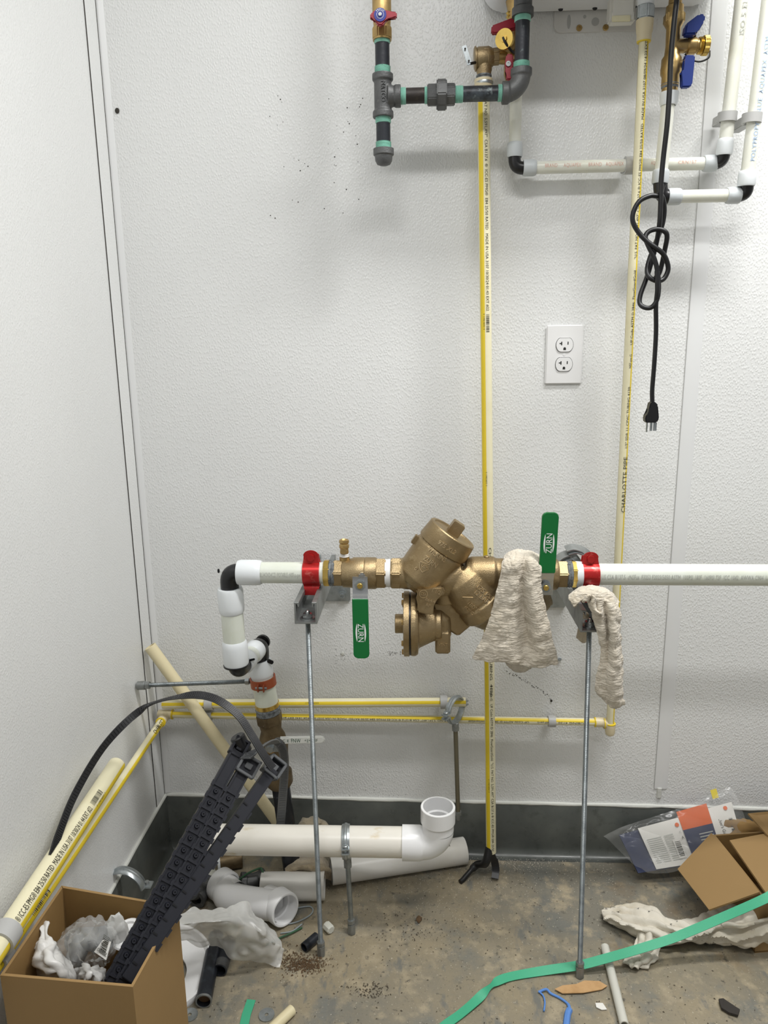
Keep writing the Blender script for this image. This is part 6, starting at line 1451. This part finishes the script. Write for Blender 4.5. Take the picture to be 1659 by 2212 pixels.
MB().loft(rows, 12, 12, .005, 18, .003, 40, 18, True, (.007, 1.5)).build('corner_fold', 'rag_white', t, smooth=80, solid=.003)
gp = [Z(1900, 1840, .18), Z(1700, 1912, .165), Z(1659, 1938, .155), Z(1560, 1982, .105), Z(1460, 2024, .065), Z(1380, 2050, .05), Z(1310, 2070, .03), Z(1252, 2085, .016), Z(1180, 2096, .006), Z(1110, 2108, .004), Z(1078, 2118, .006), Z(1058, 2132, .010), Z(1030, 2160, .006), Z(995, 2190, .003), Z(960, 2216, .003), Z(925, 2250, .003)]
gn = [V((0, -.35, 1))]*9+[V((.1, -.1, 1)), V((.1, -.2, 1)), V((.6, -.5, .6)), V((.3, .2, 1)), V((0, .1, 1)), V((0, 0, 1)), V((0, 0, 1))]
t = thing('green_strap', 'long green strapping band snaking across floor over the white rag', 'strap', Z(1078, 2118)); P3 = catmull(gp, 8); N3 = catmull(gn, 8)
MB().sweep(P3, N3, [.0175*(1-.55*math.exp(-((i-87)/4.5)**2)) for i in range(len(P3))], .0014).build('band', 'green_strap', t)
t, a_, b_ = floor_pipe('clear_tube', 'translucent plastic tube crossing under the green strap', Z(1306, 2052), Z(1348, 2222), .0082, .006, 'tube_clear')
def scrap(name, label, cat, pts, m, z=.001, th=.0015):
    t = thing(name, label, cat, Z(pts[0][0], pts[0][1], z)); P = [Z(u, v, z) for u, v in pts]; n = len(P)
    MB().add([p+V((0, 0, .002*noise.noise(p*40))) for p in P]+[p+V((0, 0, th+.002*noise.noise(p*40))) for p in P], [tuple(range(n))[::-1], tuple(range(n, 2*n))]+[(k, (k+1) % n, n+(k+1) % n, n+k) for k in range(n)]).build('sheet', m, t, smooth=0)
scrap('cardboard_scrap', 'torn strip of cardboard on the floor left of clear tube', 'scrap', [(1198, 2138), (1215, 2130), (1245, 2126), (1262, 2119), (1295, 2120), (1312, 2131), (1300, 2138), (1260, 2146), (1215, 2147)], 'cardboard_scrap', .003)
scrap('paper_scrap', 'tiny white paper scrap on the floor below the torn cardboard', 'scrap', [(1286, 2168), (1302, 2168), (1311, 2182), (1300, 2183), (1288, 2177)], 'paper')
scrap('rubber_scrap', 'dark crumpled scrap at the lower right corner of the floor', 'scrap', [(1552, 2162), (1562, 2160), (1580, 2172), (1598, 2184), (1594, 2196), (1575, 2190), (1558, 2180)], 'char', .004, .004)
t = thing('blue_string', 'frayed blue string curled on the floor by torn cardboard', 'string', Z(1180, 2150))
MB().tube(catmull([zz(1163, 2143), zz(1180, 2137, .006), zz(1190, 2146), zz(1210, 2156), zz(1226, 2168), zz(1230, 2180), zz(1226, 2192), zz(1222, 2225)], 8), [.0022]*33+[.0030]*8+[.0060]*16, 8).build('strand', 'blue_string', t)
MB().tube(catmull([zz(1166, 2143), zz(1174, 2152), zz(1177, 2166), zz(1175, 2184)], 8), .0016, 8).build('loose_end', 'blue_string', t)
# ================================================================ grit, shavings and dirt, nothing one could count
rnd = random.Random(11); mb = MB(); mg = MB(); md = MB()
def flake(mb, u, v, s, flat=.4):
    p = Z(u, v, .0004); 
    if p.y > -.012 or p.x < .012: return
    a = rnd.uniform(0, 6.28); c, si = math.cos(a)*s, math.sin(a)*s; h = s*flat
    mb.add([p+V((-c, -si, 0)), p+V((si*.4, -c*.4, h)), p+V((c, si, h*.3)), p+V((-si*.4, c*.4, h*.6)), p+V((0, 0, h*1.3))], [(0, 1, 4), (1, 2, 4), (2, 3, 4), (3, 0, 4), (0, 3, 2, 1)])
for k in range(900): flake(mb, rnd.uniform(700, 1330), 1850+abs(rnd.gauss(0, 75)), rnd.uniform(.0007, .0018))
for k in range(500): flake(mb, rnd.gauss(1090, 60), rnd.gauss(1862, 14), rnd.uniform(.0007, .0020))
for k in range(350): flake(mb, rnd.uniform(440, 1659), rnd.uniform(1900, 2215), rnd.uniform(.0006, .0016))
tag(mb.build('plastic_shavings', 'shaving', kind='stuff', smooth=0), 'pale plastic shavings scattered over the concrete floor', 'shavings')
for k in range(500): flake(mg, rnd.uniform(400, 1659), rnd.uniform(1860, 2215), rnd.uniform(.0008, .0026), .7)
for k in range(160): flake(mg, rnd.gauss(900, 60), rnd.gauss(2010, 20), rnd.uniform(.0008, .0026), .7)
for k in range(260): flake(mg, rnd.uniform(300, 470), rnd.uniform(1800, 1900), rnd.uniform(.001, .003), .7)
for k in range(120): flake(mg, rnd.gauss(795, 22), rnd.gauss(2140, 12), rnd.uniform(.001, .003), .7)
tag(mg.build('floor_grit', 'grit', kind='stuff', smooth=0), 'dark grit and crumbs strewn over the concrete floor', 'grit')
for k in range(520):
    a = rnd.gauss(662, 20); flake(md, a, rnd.gauss(2084, 9), rnd.uniform(.001, .003), 1.1)
for k in range(160): flake(md, rnd.gauss(625, 18), rnd.gauss(2075, 16), rnd.uniform(.001, .003), 1.0)
tag(md.build('dirt_heap', 'dirt_brown', kind='stuff', smooth=0), 'small heap of brown dirt crumbs near the left rod foot', 'dirt')
for (u, v, s) in ((905, 1987, 6), (1315, 2150, 4), (935, 2178, 4), (610, 1350 + 800, 3), (570, 2160, 3), (990, 2010, 3)):
    pass
crumple('rust_flake', 'rusty brown flake on the floor right of the standing rod', 'flake', Z(905, 1986, .003), (.006, .008, .004), 'dirt_brown', 51, .5, 14)

for o in bpy.data.objects:
    if '_o' in o: del o['_o']
